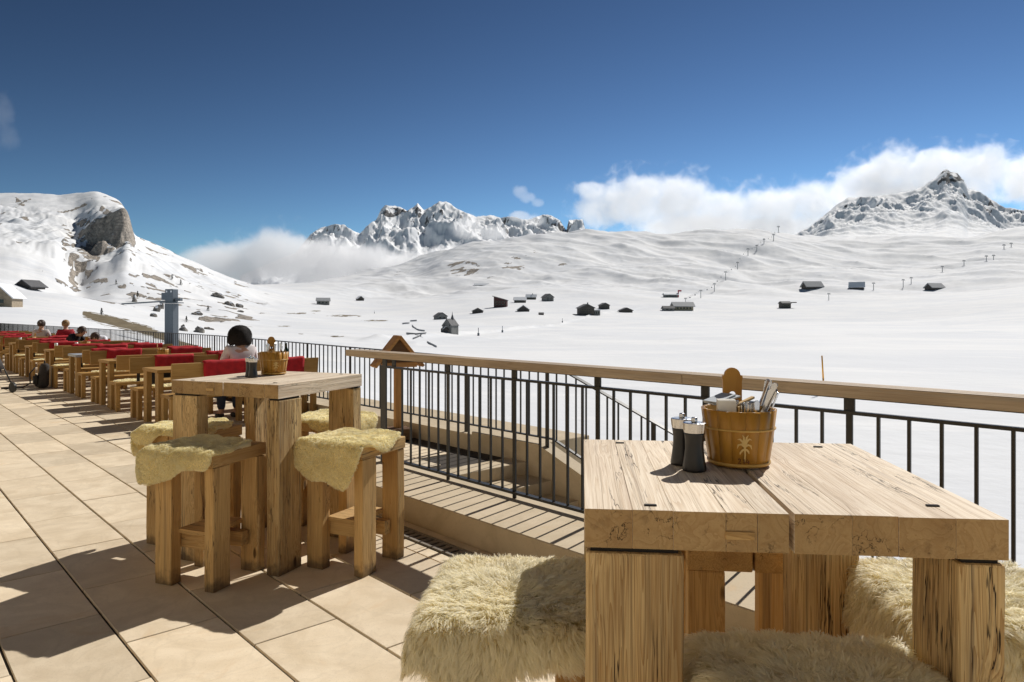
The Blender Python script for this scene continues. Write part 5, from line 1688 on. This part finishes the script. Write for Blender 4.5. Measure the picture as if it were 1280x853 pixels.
M_REDP = plain("red_paint", (0.40, 0.03, 0.05), 0.6)

def house(label, px, py, wpx, depth_r, wall_r, roof_r, rz, wall, roof, ymin=150, chimney=False, windows=3, storeys=1, name="alpine_house", cat="house", over=0.08, ridge='x', snow=False, group="houses scattered on the snowy slopes", porch=False):
    """gabled house; wpx its width in photo pixels, the other sizes in widths"""
    p = on_ground(px, py, ymin)
    w = wpx / F * p.y
    d, hw, hr = depth_r * w, wall_r * w, roof_r * w
    root = empty(name, p - Vector((0, 0, 0.02 * w)), rz, label, cat, group)
    bm = bmesh.new()
    if ridge == 'y':      # gable faces the camera
        prof = [(-w / 2, -0.4 * hw), (w / 2, -0.4 * hw), (w / 2, hw), (0, hw + hr), (-w / 2, hw)]
        bm_prism(bm, prof, -d / 2, d / 2, Matrix.Rotation(math.pi / 2, 4, 'X'))
    else:
        prof = [(-d / 2, -0.4 * hw), (d / 2, -0.4 * hw), (d / 2, hw), (0, hw + hr), (-d / 2, hw)]
        bm_prism(bm, prof, -w / 2, w / 2, Matrix.Rotation(math.pi / 2, 4, 'Z') @ Matrix.Rotation(math.pi / 2, 4, 'X'))
    bmesh.ops.recalc_face_normals(bm, faces=list(bm.faces))
    link("wall", bm_done("wall", bm, wall), root)
    half = (w if ridge == 'y' else d) / 2
    ln = (d if ridge == 'y' else w) * (1 + 2 * over)
    th = 0.045 * w
    for s in (-1, 1):
        ang = math.atan2(hr, half)
        L = math.hypot(hr, half) + over * w
        cx = s * (L / 2) * math.cos(ang); cz = hw + hr - (L / 2) * math.sin(ang) + th / 2 / math.cos(ang) + 0.003 * w
        bm = bmesh.new()
        if ridge == 'y':
            bm_box(bm, (cx, 0, cz), (L, ln, th), Matrix.Rotation(s * ang, 3, 'Y'))
        else:
            bm_box(bm, (0, cx, cz), (ln, L, th), Matrix.Rotation(-s * ang, 3, 'X'))
        rf = link("roof", bm_done("roof", bm, roof), root)
        if chimney and s == 1:
            link("chimney", box_mesh("chimney", (0.15 * w, 0.0, hw + hr + 0.05 * w), (0.07 * w, 0.07 * w, 0.2 * w), M_GREYW), rf)
    if windows:
        yv = -(d / 2) if ridge == 'y' else -(d / 2)
        for st_ in range(storeys):
            for i in range(windows):
                x = (i + 0.5) / windows * w * 0.84 - w * 0.42
                z = hw * (st_ + 0.55) / storeys
                ww, wh = 0.5 * w * 0.84 / windows, hw / storeys * 0.36
                f = link("window", box_mesh("window", (x, yv - 0.004 * w, z), (ww * 1.15, 0.012 * w, wh * 1.15), M_WOODW), root)
                link("pane", box_mesh("pane", (x, yv - 0.011 * w, z), (ww, 0.006 * w, wh), M_PANE), f)
    return root

# weathered hut at the left edge, cut by the frame
h = house("weathered timber hut with snowy gable roof cut by the left edge of the photo", 5, 383.5, 29, 1.3, 0.42, 0.52, 0.30, M_WOODW, M_ROOFS, 100, windows=1, ridge='y', over=0.14, name="timber_hut", cat="hut", group=None)
house("dark gabled roof of a hut sunk in the snow right of the timber hut", 38, 360.5, 22, 1.0, 0.10, 0.34, -0.15, M_WOODD, M_ROOFD, 100, windows=0, ridge='y', over=0.12, name="timber_hut", cat="hut", group=None)

# chapel with its little spire
p = on_ground(563, 415.5, 150)
s = p.y / F
ch = empty("chapel", p, -0.42, "small grey stone chapel with a thin spire in the valley hamlet", "chapel")
bm = bmesh.new()
bm_prism(bm, [(-6.5, -4), (6.5, -4), (6.5, 7.5), (0, 15.5), (-6.5, 7.5)], -9, 9, Matrix.Diagonal((s, s, s, 1)) @ Matrix.Rotation(math.pi / 2, 4, 'X'))
bmesh.ops.recalc_face_normals(bm, faces=list(bm.faces))
link("wall", bm_done("wall", bm, M_GREYW), ch)
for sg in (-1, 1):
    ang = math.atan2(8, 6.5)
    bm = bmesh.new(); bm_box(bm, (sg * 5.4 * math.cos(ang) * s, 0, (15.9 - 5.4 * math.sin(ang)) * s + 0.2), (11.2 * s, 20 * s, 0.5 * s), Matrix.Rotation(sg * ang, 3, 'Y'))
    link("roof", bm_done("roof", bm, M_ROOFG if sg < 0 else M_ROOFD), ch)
bm = bmesh.new()
bm_box(bm, (0, 5 * s, 15.5 * s), (2.6 * s, 2.6 * s, 4 * s)); bm_lathe(bm, [(1.9 * s, 17.5 * s), (0.5 * s, 22 * s), (0.05 * s, 26 * s)], 8, (0, 5 * s, 0))
link("spire", bm_done("spire", bm, M_ROOFD), ch)
bm = bmesh.new(); bm_prism(bm, [(-3.5, 0), (3.5, 0), (3.5, 3.5), (0, 6.5), (-3.5, 3.5)], 9, 12, Matrix.Diagonal((s, s, s, 1)) @ Matrix.Rotation(math.pi / 2, 4, 'X'))
bmesh.ops.recalc_face_normals(bm, faces=list(bm.faces))
link("porch", bm_done("porch", bm, M_WOODD), ch)
bm = bmesh.new(); bm_box(bm, (-1.9 * s, -10.6 * s, 5.6 * s), (5.2 * s, 4.0 * s, 0.5 * s), Matrix.Rotation(-0.72, 3, 'Y'))
link("porch_roof", bm_done("porch_roof", bm, M_ROOFS), ch)
link("side_annex", box_mesh("side_annex", (-9 * s, 2 * s, 2 * s), (7 * s, 10 * s, 6 * s), M_WOODD, 0.3), ch)
for x in (-3.6, 3.6):
    link("window", box_mesh("window", (x * s, -9.05 * s, 8.4 * s), (1.3 * s, 0.2 * s, 2.4 * s), M_PANE), ch)

house("grey timber barn just behind the chapel", 550.5, 399.5, 13, 0.9, 0.32, 0.32, 0.5, M_GREYW, M_ROOFD, 200, windows=2, ridge='y', name="alpine_hut", cat="hut")
house("low dark hut with snowy roof below the red-brown house", 597, 391.5, 13, 0.8, 0.2, 0.26, 0.1, M_WOODD, M_ROOFD, 300, windows=0, ridge='y', name="alpine_hut", cat="hut")
# red-brown house with a single pitched roof
p = on_ground(626, 384, 300); s = p.y / F
ho = empty("alpine_house", p, -0.15, "tall red-brown house with a single sloping roof above the hamlet", "house", "houses scattered on the snowy slopes")
bm = bmesh.new(); bm_prism(bm, [(-8, -3), (8, -3), (8, 8.0), (-8, 12.5)], -5, 5, Matrix.Diagonal((s, s, s, 1)) @ Matrix.Rotation(math.pi / 2, 4, 'X')); bmesh.ops.recalc_face_normals(bm, faces=list(bm.faces))
link("wall", bm_done("wall", bm, M_WOODR), ho)
bm = bmesh.new(); bm_box(bm, (-0.6 * s, 0, 10.9 * s), (19.5 * s, 12 * s, 0.7 * s), Matrix.Rotation(math.atan2(4.5, 16), 3, 'Y'))
link("roof", bm_done("roof", bm, M_ROOFD), ho)
for st_ in range(2):
    for i in range(4):
        f = link("window", box_mesh("window", ((-5.4 + i * 3.6) * s, -5.05 * s, (3 + st_ * 3.3) * s), (2.0 * s, 0.3 * s, 1.7 * s), M_WOODW), ho)
        link("pane", box_mesh("pane", ((-5.4 + i * 3.6) * s, -5.25 * s, (3 + st_ * 3.3) * s), (1.6 * s, 0.2 * s, 1.3 * s), M_PANE), f)
house("low barn with thick snow on its roof right of the red-brown house", 650, 378.5, 14, 0.6, 0.25, 0.22, 0.1, M_WOODD, M_ROOFS, 300, windows=3, name="alpine_hut", cat="hut")
house("wide snow-roofed barn uphill beside the dark gabled house", 664, 374.5, 12, 0.6, 0.26, 0.24, -0.1, M_WOODD, M_ROOFS, 300, windows=2, chimney=True, name="alpine_hut", cat="hut")
house("dark gabled house at the upper right of the hamlet", 684.5, 376.5, 11.5, 0.9, 0.42, 0.34, 0.45, M_GREYW, M_ROOFD, 300, windows=2, storeys=2, ridge='y')
house("hut buried to the eaves with snow on both roof slopes", 654, 389.5, 15, 0.9, 0.14, 0.36, 0.0, M_WOODD, M_ROOFS, 300, windows=0, ridge='y', name="alpine_hut", cat="hut")
house("tiny dark shed alone below the hamlet houses", 676.5, 394, 5.5, 0.9, 0.35, 0.2, 0.2, M_WOODD, M_ROOFD, 300, windows=0, name="shed", cat="shed")
# mountain inn
h = house("big dark mountain inn of two storeys with an annex", 732, 394, 18, 0.8, 0.5, 0.24, 0.2, M_WOODD, M_ROOFD, 350, windows=5, storeys=2, ridge='y', chimney=True, name="mountain_inn", cat="inn", group=None)
w = 18 / F * h.location.y
link("annex", box_mesh("annex", (0.72 * w, 0.05 * w, 0.16 * w), (0.55 * w, 0.5 * w, 0.36 * w), M_GREYW, 0.1), h)
link("annex_roof", box_mesh("annex_roof", (0.72 * w, 0.05 * w, 0.365 * w), (0.62 * w, 0.58 * w, 0.045 * w), M_ROOFS, 0.1), h)
link("terrace_shed", box_mesh("terrace_shed", (-0.72 * w, -0.1 * w, 0.03 * w), (0.42 * w, 0.3 * w, 0.1 * w), M_WOODD, 0.1), h)
for i in range(3):
    link("window", box_mesh("window", ((0.56 + i * 0.16) * w, -0.205 * w, 0.18 * w), (0.08 * w, 0.012 * w, 0.16 * w), M_PANE), h)
house("dark house with snowy terrace standing behind the mountain inn", 755, 386.5, 11, 0.8, 0.42, 0.24, 0.3, M_WOODD, M_ROOFD, 350, windows=2, storeys=2, ridge='y')
house("low dark house right of the mountain inn", 782, 390.5, 15, 0.6, 0.16, 0.2, 0.15, M_WOODD, M_ROOFD, 350, windows=3, ridge='y')
house("pale grey house alone in the snowfield left of the hamlet", 404, 381, 15, 0.8, 0.32, 0.22, 0.2, M_GREYW, M_ROOFG, 300, windows=3, ridge='x', name="alpine_house")
house("small half-buried hut with a snow drift near the saddle", 450, 376, 8, 1.0, 0.3, 0.4, 0.5, M_WOODD, M_ROOFS, 300, windows=0, ridge='y', name="alpine_hut", cat="hut")
house("ochre lift station with a long low roof at the lake shore", 853, 388, 24, 0.5, 0.22, 0.18, 0.1, M_OCHRE, M_ROOFG, 400, windows=5, name="lift_station", cat="lift station", group=None)
house("small grey shed left of the ochre lift station", 835, 388.5, 13, 0.7, 0.22, 0.2, 0.1, M_GREYW, M_ROOFD, 400, windows=2, name="shed", cat="shed")
h = house("long low hut beside a red mast above the lift station", 838, 372, 16, 0.6, 0.22, 0.1, 0.05, M_GREYW, M_ROOFS, 600, windows=4, name="alpine_hut", cat="hut")
w = 16 / F * h.location.y
bm = bmesh.new(); bm_box(bm, (0.62 * w, 0, 0.25 * w), (0.07 * w, 0.07 * w, 0.62 * w)); bm_box(bm, (0.72 * w, 0, 0.53 * w), (0.28 * w, 0.05 * w, 0.12 * w))
tag(link("red_mast", bm_done("red_mast", bm, M_REDP), None, h.location), "red mast with a small arm beside the long low hut", "mast")
h = house("dark square hut with a flat canopy on the far lake shore", 981, 385.5, 11, 0.9, 0.55, 0.2, 0.1, M_WOODD, M_ROOFD, 400, windows=2, name="alpine_hut", cat="hut")
w = 11 / F * h.location.y
link("canopy", box_mesh("canopy", (0.9 * w, 0, 0.66 * w), (0.8 * w, 0.5 * w, 0.10 * w), M_WOODD), h)
house("grey snow-dusted barn, leftmost of three on the white slope", 1015, 360.5, 21, 0.6, 0.10, 0.28, 0.15, M_WOODD, M_ROOFG, 700, windows=0, name="barn", cat="barn")
house("barn with a white roof and dark gable, middle of three on the slope", 1071, 361, 16, 0.7, 0.12, 0.36, -0.5, M_WOODD, M_ROOFS, 700, windows=0, name="barn", cat="barn")
house("grey-roofed barn with a snow drift, rightmost of three on the slope", 1168, 361.5, 19, 0.6, 0.10, 0.26, 0.3, M_WOODD, M_ROOFG, 600, windows=0, name="barn", cat="barn")
house("long dark roof half sunk in snow above the red-brown house", 602, 357, 16, 0.3, 0.05, 0.1, 0.1, M_WOODD, M_ROOFS, 900, windows=0, name="alpine_hut", cat="hut")

# ------------------------------------------------------------------ lifts
def pylon(label, px, py, hpx, arm, group, rz=0.0, ymin=500, two=True):
    p = on_ground(px, py, ymin)
    s = p.y / F
    h = hpx * s
    r = empty("lift_pylon", p, rz, label, "lift pylon", group)
    link("mast", box_mesh("mast", (0, 0, h / 2 - 0.1 * h), (0.55 * s, 0.55 * s, h * 1.2), M_MAST), r)
    link("crossarm", box_mesh("crossarm", (0, 0, h), (arm * s, 0.55 * s, 0.55 * s), M_MAST), r)
    for sx in (-1, 1):
        link("sheave", box_mesh("sheave", (sx * arm * s * 0.45, 0, h - 0.9 * s), (0.7 * s, 1.2 * s, 0.7 * s), M_MAST), r)
    return r
G1 = "pylons of the chairlift climbing the middle slope"
lift_pts = [(857, 379, 6, 3.2), (876, 373, 10, 3.4), (893, 365, 10, 3.4), (907, 351, 11, 3.6), (922, 337, 9, 3), (935, 320, 9, 3.4), (946, 314, 7, 3), (955, 305, 6, 2.6), (967, 302, 9, 3), (973, 291, 8, 3)]
CH_LAB = ["lowest chairlift pylon beside the ochre lift station"] + [f"{ORD[i]} chairlift pylon up the slope from the ochre lift station" for i in range(1, 10)]
tops = []
for i, (px, py, hp, ar) in enumerate(lift_pts):
    o = pylon(CH_LAB[i], px, py, hp, ar, G1, 0.2)
    tops.append(o.location + Vector((0, 0, hp / F * o.location.y - 0.8 / F * o.location.y)))
bm = bmesh.new()
for off in (-1, 1):
    bm_tube(bm, [t + Vector((off * 1.4 / F * t.y, 0, 0)) for t in tops], 0.12, 4)
cb = tag(link("lift_cable", bm_done("lift_cable", bm, M_LIFT)), "thin double steel cable of the chairlift between its pylons", "cable")
chair_bm = bmesh.new()
bm_box(chair_bm, (0, 0, -1.4), (0.14, 0.14, 2.6)); bm_box(chair_bm, (0, 0.3, -2.8), (2.2, 0.9, 0.22)); bm_box(chair_bm, (0, -0.15, -2.3), (2.2, 0.14, 1.0))
chair_me = bm_done("lift_chair", chair_bm, M_LIFT)
for i in range(len(tops) - 1):
    a, b = tops[i], tops[i + 1]
    for t in (0.33, 0.67):
        c = a.lerp(b, t)
        o = link("lift_chair", chair_me, None, c + Vector(((1.4 if i % 2 else -1.4) / F * c.y, 0, 0)))
        tag(o, f"small dark lift chair {'lower' if t < 0.5 else 'higher'} on the cable above the {ORD[i]} chairlift pylon" if i else f"small dark lift chair {'lower' if t < 0.5 else 'higher'} on the cable above the lift station", "lift chair", "chairs hanging on the chairlift")
G2 = "drag lift masts on the right slope"
for px, py, hp, lab in ((1036, 376, 9, "drag lift mast lowest of all, left of the middle barn"), (1092, 363, 9, "drag lift mast between the middle and right barns, standing alone"), (1129, 360, 10, "left mast of the close pair beside the rightmost barn"), (1139, 355, 8, "right mast of the close pair beside the rightmost barn"), (1178, 340, 7, "drag lift mast just above the rightmost barn"),
                        (1205, 332, 6, "drag lift mast one step uphill from the rightmost barn"), (1233, 326, 6, "left mast of the pair high on the right slope"), (1242, 325, 6, "right mast of the pair high on the right slope"), (1255, 311, 5, "second highest drag lift mast on the right slope"), (1264, 309, 5, "highest drag lift mast near the right edge")):
    pylon(lab, px, py, hp, 3.4, G2, 0.1, 700)

# grey tower with long arm near the terrace
p = on_ground(214.5, 434, 30); s = p.y / F
tw = empty("gangway_tower", p, -0.25, "square blue-grey steel tower with a long thin horizontal gangway to the left", "tower")
link("shaft", box_mesh("shaft", (0, 0, 26 * s), (12.5 * s, 10 * s, 56 * s), M_LIFT, 0.02), tw)
link("cabin", box_mesh("cabin", (0, 0, 63.5 * s), (11.5 * s, 9.5 * s, 17 * s), M_LIFT, 0.02), tw)
link("side_box", box_mesh("side_box", (-8.8 * s, 0, 63 * s), (6.2 * s, 8 * s, 9 * s), M_LIFT, 0.02), tw)
link("collar", box_mesh("collar", (0.5 * s, -0.5 * s, 55 * s), (26 * s, 12 * s, 1.2 * s), M_LIFT, 0.01), tw)
link("right_bracket", box_mesh("right_bracket", (10.2 * s, 0, 59 * s), (8 * s, 5 * s, 3.5 * s), M_LIFT, 0.01), tw)
bar_between("gangway", (-9 * s, 0, 57 * s), (-78 * s, 5 * s, 54 * s), 4 * s, 1.6 * s, M_LIFT, tw)
for x in (-3.2, 3.2):
    link("opening", box_mesh("opening", (x * s, -4.8 * s, 69 * s), (1.6 * s, 0.4 * s, 2.2 * s), M_ROOFS), tw)
# orange snow pole
p = on_ground(1030, 493, 30)
s = p.y / F
po = empty("snow_pole", p, 0, "leaning orange snow marker pole in the white field behind the handrail", "snow pole")
M_ORANGE = plain("orange_paint", (0.90, 0.42, 0.04), 0.6)
bm = bmesh.new(); bm_tube(bm, [(0, 0, -4 * s), (-1.0 * s, 0, 20 * s)], 1.1 * s, 8); link("lower_pole", bm_done("lower_pole", bm, M_ORANGE, True), po)
bm = bmesh.new(); bm_tube(bm, [(-1.0 * s, 0, 20 * s), (-2.6 * s, 0, 48 * s)], [1.1 * s, 0.9 * s], 8); link("upper_pole", bm_done("upper_pole", bm, M_ORANGE, True), po)
# small poles by the piste
bm = bmesh.new(); bm_tube(bm, [(0, 0, -1), (0, 0, 3.2)], 0.14, 6); bm_tube(bm, [(0, 0, 0), (0, 0, 1.1)], 0.45, 6)
pm = bm_done("piste_marker", bm, M_LIFT)
for px, py, lab in ((598, 420, "thin piste marker pole right of the chapel"), (703, 404, "thin piste marker pole below the mountain inn"), (628, 416, "short dark piste marker between the chapel and the inn"), (468, 392, "thin pole in the snow left of the chapel")):
    tag(link("piste_marker", pm, None, on_ground(px, py, 150)), lab, "marker pole", "marker poles by the piste")

# ------------------------------------------------------------------ boulders, young firs, stream in the snow
M_ROCK = plain("grey_boulder", (0.22, 0.20, 0.175), 0.9, 0, 0.35, 1.2, 0.5, 4)
M_FIR = plain("fir_needles", (0.028, 0.042, 0.026), 0.8, 0, 0.3, 3)
M_TRUNK = plain("fir_trunk", (0.06, 0.045, 0.03), 0.9)
def boulder(label, px, py, w, h, seed, ymin=60):
    p = on_ground(px, py, ymin); s = p.y / F
    g = random.Random(seed)
    bm = bmesh.new()
    bmesh.ops.create_icosphere(bm, subdivisions=3, radius=1)
    ph = [g.uniform(0, 6) for _ in range(6)]
    for v in bm.verts:
        c = v.co
        k_ = 1 + 0.22 * math.sin(c.x * 3 + ph[0]) * math.cos(c.z * 4 + ph[1]) + 0.16 * math.sin(c.y * 5 + ph[2]) + 0.10 * math.sin(c.x * 9 + c.z * 8 + ph[3])
        v.co = Vector((c.x * k_ * w / 2 * s, c.y * k_ * w / 2.4 * s, c.z * k_ * h * s * 0.9))
    r = empty("boulder", p, g.uniform(0, 1), label, "boulder", "boulders poking out of the snow")
    link("stone", bm_done("stone", bm, M_ROCK), r)
    bm = bmesh.new()
    bmesh.ops.create_icosphere(bm, subdivisions=2, radius=1, matrix=Matrix.Translation((w * 0.1 * s, 0, h * 0.62 * s)) @ Matrix.Diagonal((w * 0.38 * s, w * 0.3 * s, h * 0.34 * s, 1)))
    link("snow_cap", bm_done("snow_cap", bm, M_ROOFS, True), r)
for i, (px, py, w, h, lab) in enumerate(((249, 416, 12, 8, "large grey boulder right of the steel tower"), (229, 414, 9, 7, "boulder at the right foot of the steel tower"), (260, 412, 12, 3, "flat rock right of the large boulder"), (246, 394, 12, 4, "broad low rock upslope of the steel tower"), (286, 382, 12, 5, "rock on the slope edge, left one of two"), (299, 384, 9, 4, "rock on the slope edge, right one of two"),
                        (196, 390, 8, 8, "boulder in the scree left of the tower top"), (202, 386, 6, 9, "tall rock beside the left edge of the tower"), (300, 390, 9, 2, "thin dark rock alone in the snow"), (192, 396, 9, 5, "low boulder below the gangway"), (168, 378, 5, 9, "upright rock under the gangway"), (272, 372, 14, 6, "brown rock outcrop on the upper right slope"))):
    boulder(lab, px, py, w, h, 50 + i)
def fir(label, px, py, h, seed, ymin=60):
    p = on_ground(px, py, ymin); s = p.y / F
    g = random.Random(seed)
    H = h * s
    r = empty("fir_tree", p, g.uniform(0, 3), label, "fir tree", "small fir trees in the snow")
    bm = bmesh.new(); bm_tube(bm, [(0, 0, -0.1 * H), (0, 0, 0.9 * H)], [0.05 * H, 0.01 * H], 6)
    link("trunk", bm_done("trunk", bm, M_TRUNK), r)
    bm = bmesh.new()
    for k in range(170):
        t = g.random() ** 0.8
        z = (0.08 + 0.9 * t) * H
        rad = (1 - t) * 0.30 * H + 0.02 * H
        a = g.uniform(0, 6.283)
        rr = rad * g.uniform(0.25, 1.05)
        c = Vector((math.cos(a) * rr, math.sin(a) * rr, z - rr * 0.35))
        d = Vector((math.cos(a), math.sin(a), -0.45)).normalized(); sd_ = Vector((-math.sin(a), math.cos(a), 0))
        l = 0.10 * H * g.uniform(0.6, 1.3)
        v = [bm.verts.new(c - d * l), bm.verts.new(c + sd_ * l * 0.5), bm.verts.new(c + d * l), bm.verts.new(c - sd_ * l * 0.5 + Vector((0, 0, 0.02 * H)))]
        bm.faces.new(v)
    link("crown", bm_done("crown", bm, M_FIR), r)
for i, (px, py, h, lab) in enumerate(((260, 389, 7, "small dark fir upslope right of the tower"), (233, 403, 8, "small fir just right of the tower shaft"), (172, 372, 7, "small fir under the gangway"), (52, 361, 8, "slim dark fir beside the sunken hut roof"), (145, 356, 6, "small fir on the scree below the cliff"), (215, 350, 6, "small fir high on the right-hand scree slope"), (226, 357, 7, "fir among the stones on the right-hand slope"), (127, 394, 9, "leafless dark shrub at the top of the turf bank"))):
    fir(lab, px, py, h, i)
M_WATER = plain("dark_stream_water", (0.03, 0.035, 0.035), 0.5)
for pts, nm in (([(503, 405), (512, 404)], "stream"), ([(513, 401.5), (521, 401)], "stream"), ([(515, 407), (518, 410), (524, 413), (531, 414)], "stream"), ([(508, 417), (520, 418), (533, 417)], "stream"), ([(529, 417), (524, 421), (516, 424)], "stream"), ([(534, 428), (540, 431), (546, 434)], "stream")):
    bm = bmesh.new(); pr = None
    for i, (px, py) in enumerate(pts):
        a = on_ground(px, py - 0.9, 100); b = on_ground(px, py + 0.9, 100)
        a.z += 0.12; b.z += 0.12
        va, vb = bm.verts.new(a), bm.verts.new(b)
        if pr: bm.faces.new((pr[1], vb, va, pr[0]))
        pr = (va, vb)
    bmesh.ops.recalc_face_normals(bm, faces=list(bm.faces))
    tag(link(nm, bm_done(nm, bm, M_WATER)), kind="structure", label="dark open stretch of the stream winding through the snow")
bm = bmesh.new()
p = on_ground(520, 419, 150); s = p.y / F
fb = empty("footbridge", p, -0.05, "little footbridge crossing the open stream left of the chapel", "footbridge")
link("deck", box_mesh("deck", (0, 0, 1.2 * s), (24 * s, 3 * s, 1.0 * s), M_GREYW), fb)
for x in (-9, -1, 6):
    link("support", box_mesh("support", (x * s, 0, -1.2 * s), (1.0 * s, 1.5 * s, 4.5 * s), M_GREYW), fb)

# ------------------------------------------------------------------ facade added behind the terrace, out of view, to throw warm light back
M_FACADE = plain("pale_facade", (0.56, 0.49, 0.39), 0.85, 0, 0.06, 1.0)
fa = empty("bounce_facade", T(8, -6.0, 0), TROT, "unseen pale facade added behind the terrace to bounce warm light", "bounce_facade")
link("wall", box_mesh("wall", (-0.3, 0, 4.5), (0.6, 44, 9.2), M_FACADE), fa)
for st_ in range(3):
    for i in range(13):
        y = -19.5 + i * 3.25
        f = link("window", box_mesh("window", (0.012, y, 1.7 + st_ * 3.0), (0.05, 1.5, 1.5), M_OAK, axis=2), fa)
        link("pane", box_mesh("pane", (0.030, y, 1.7 + st_ * 3.0), (0.03, 1.36, 1.36), M_PANE), f)
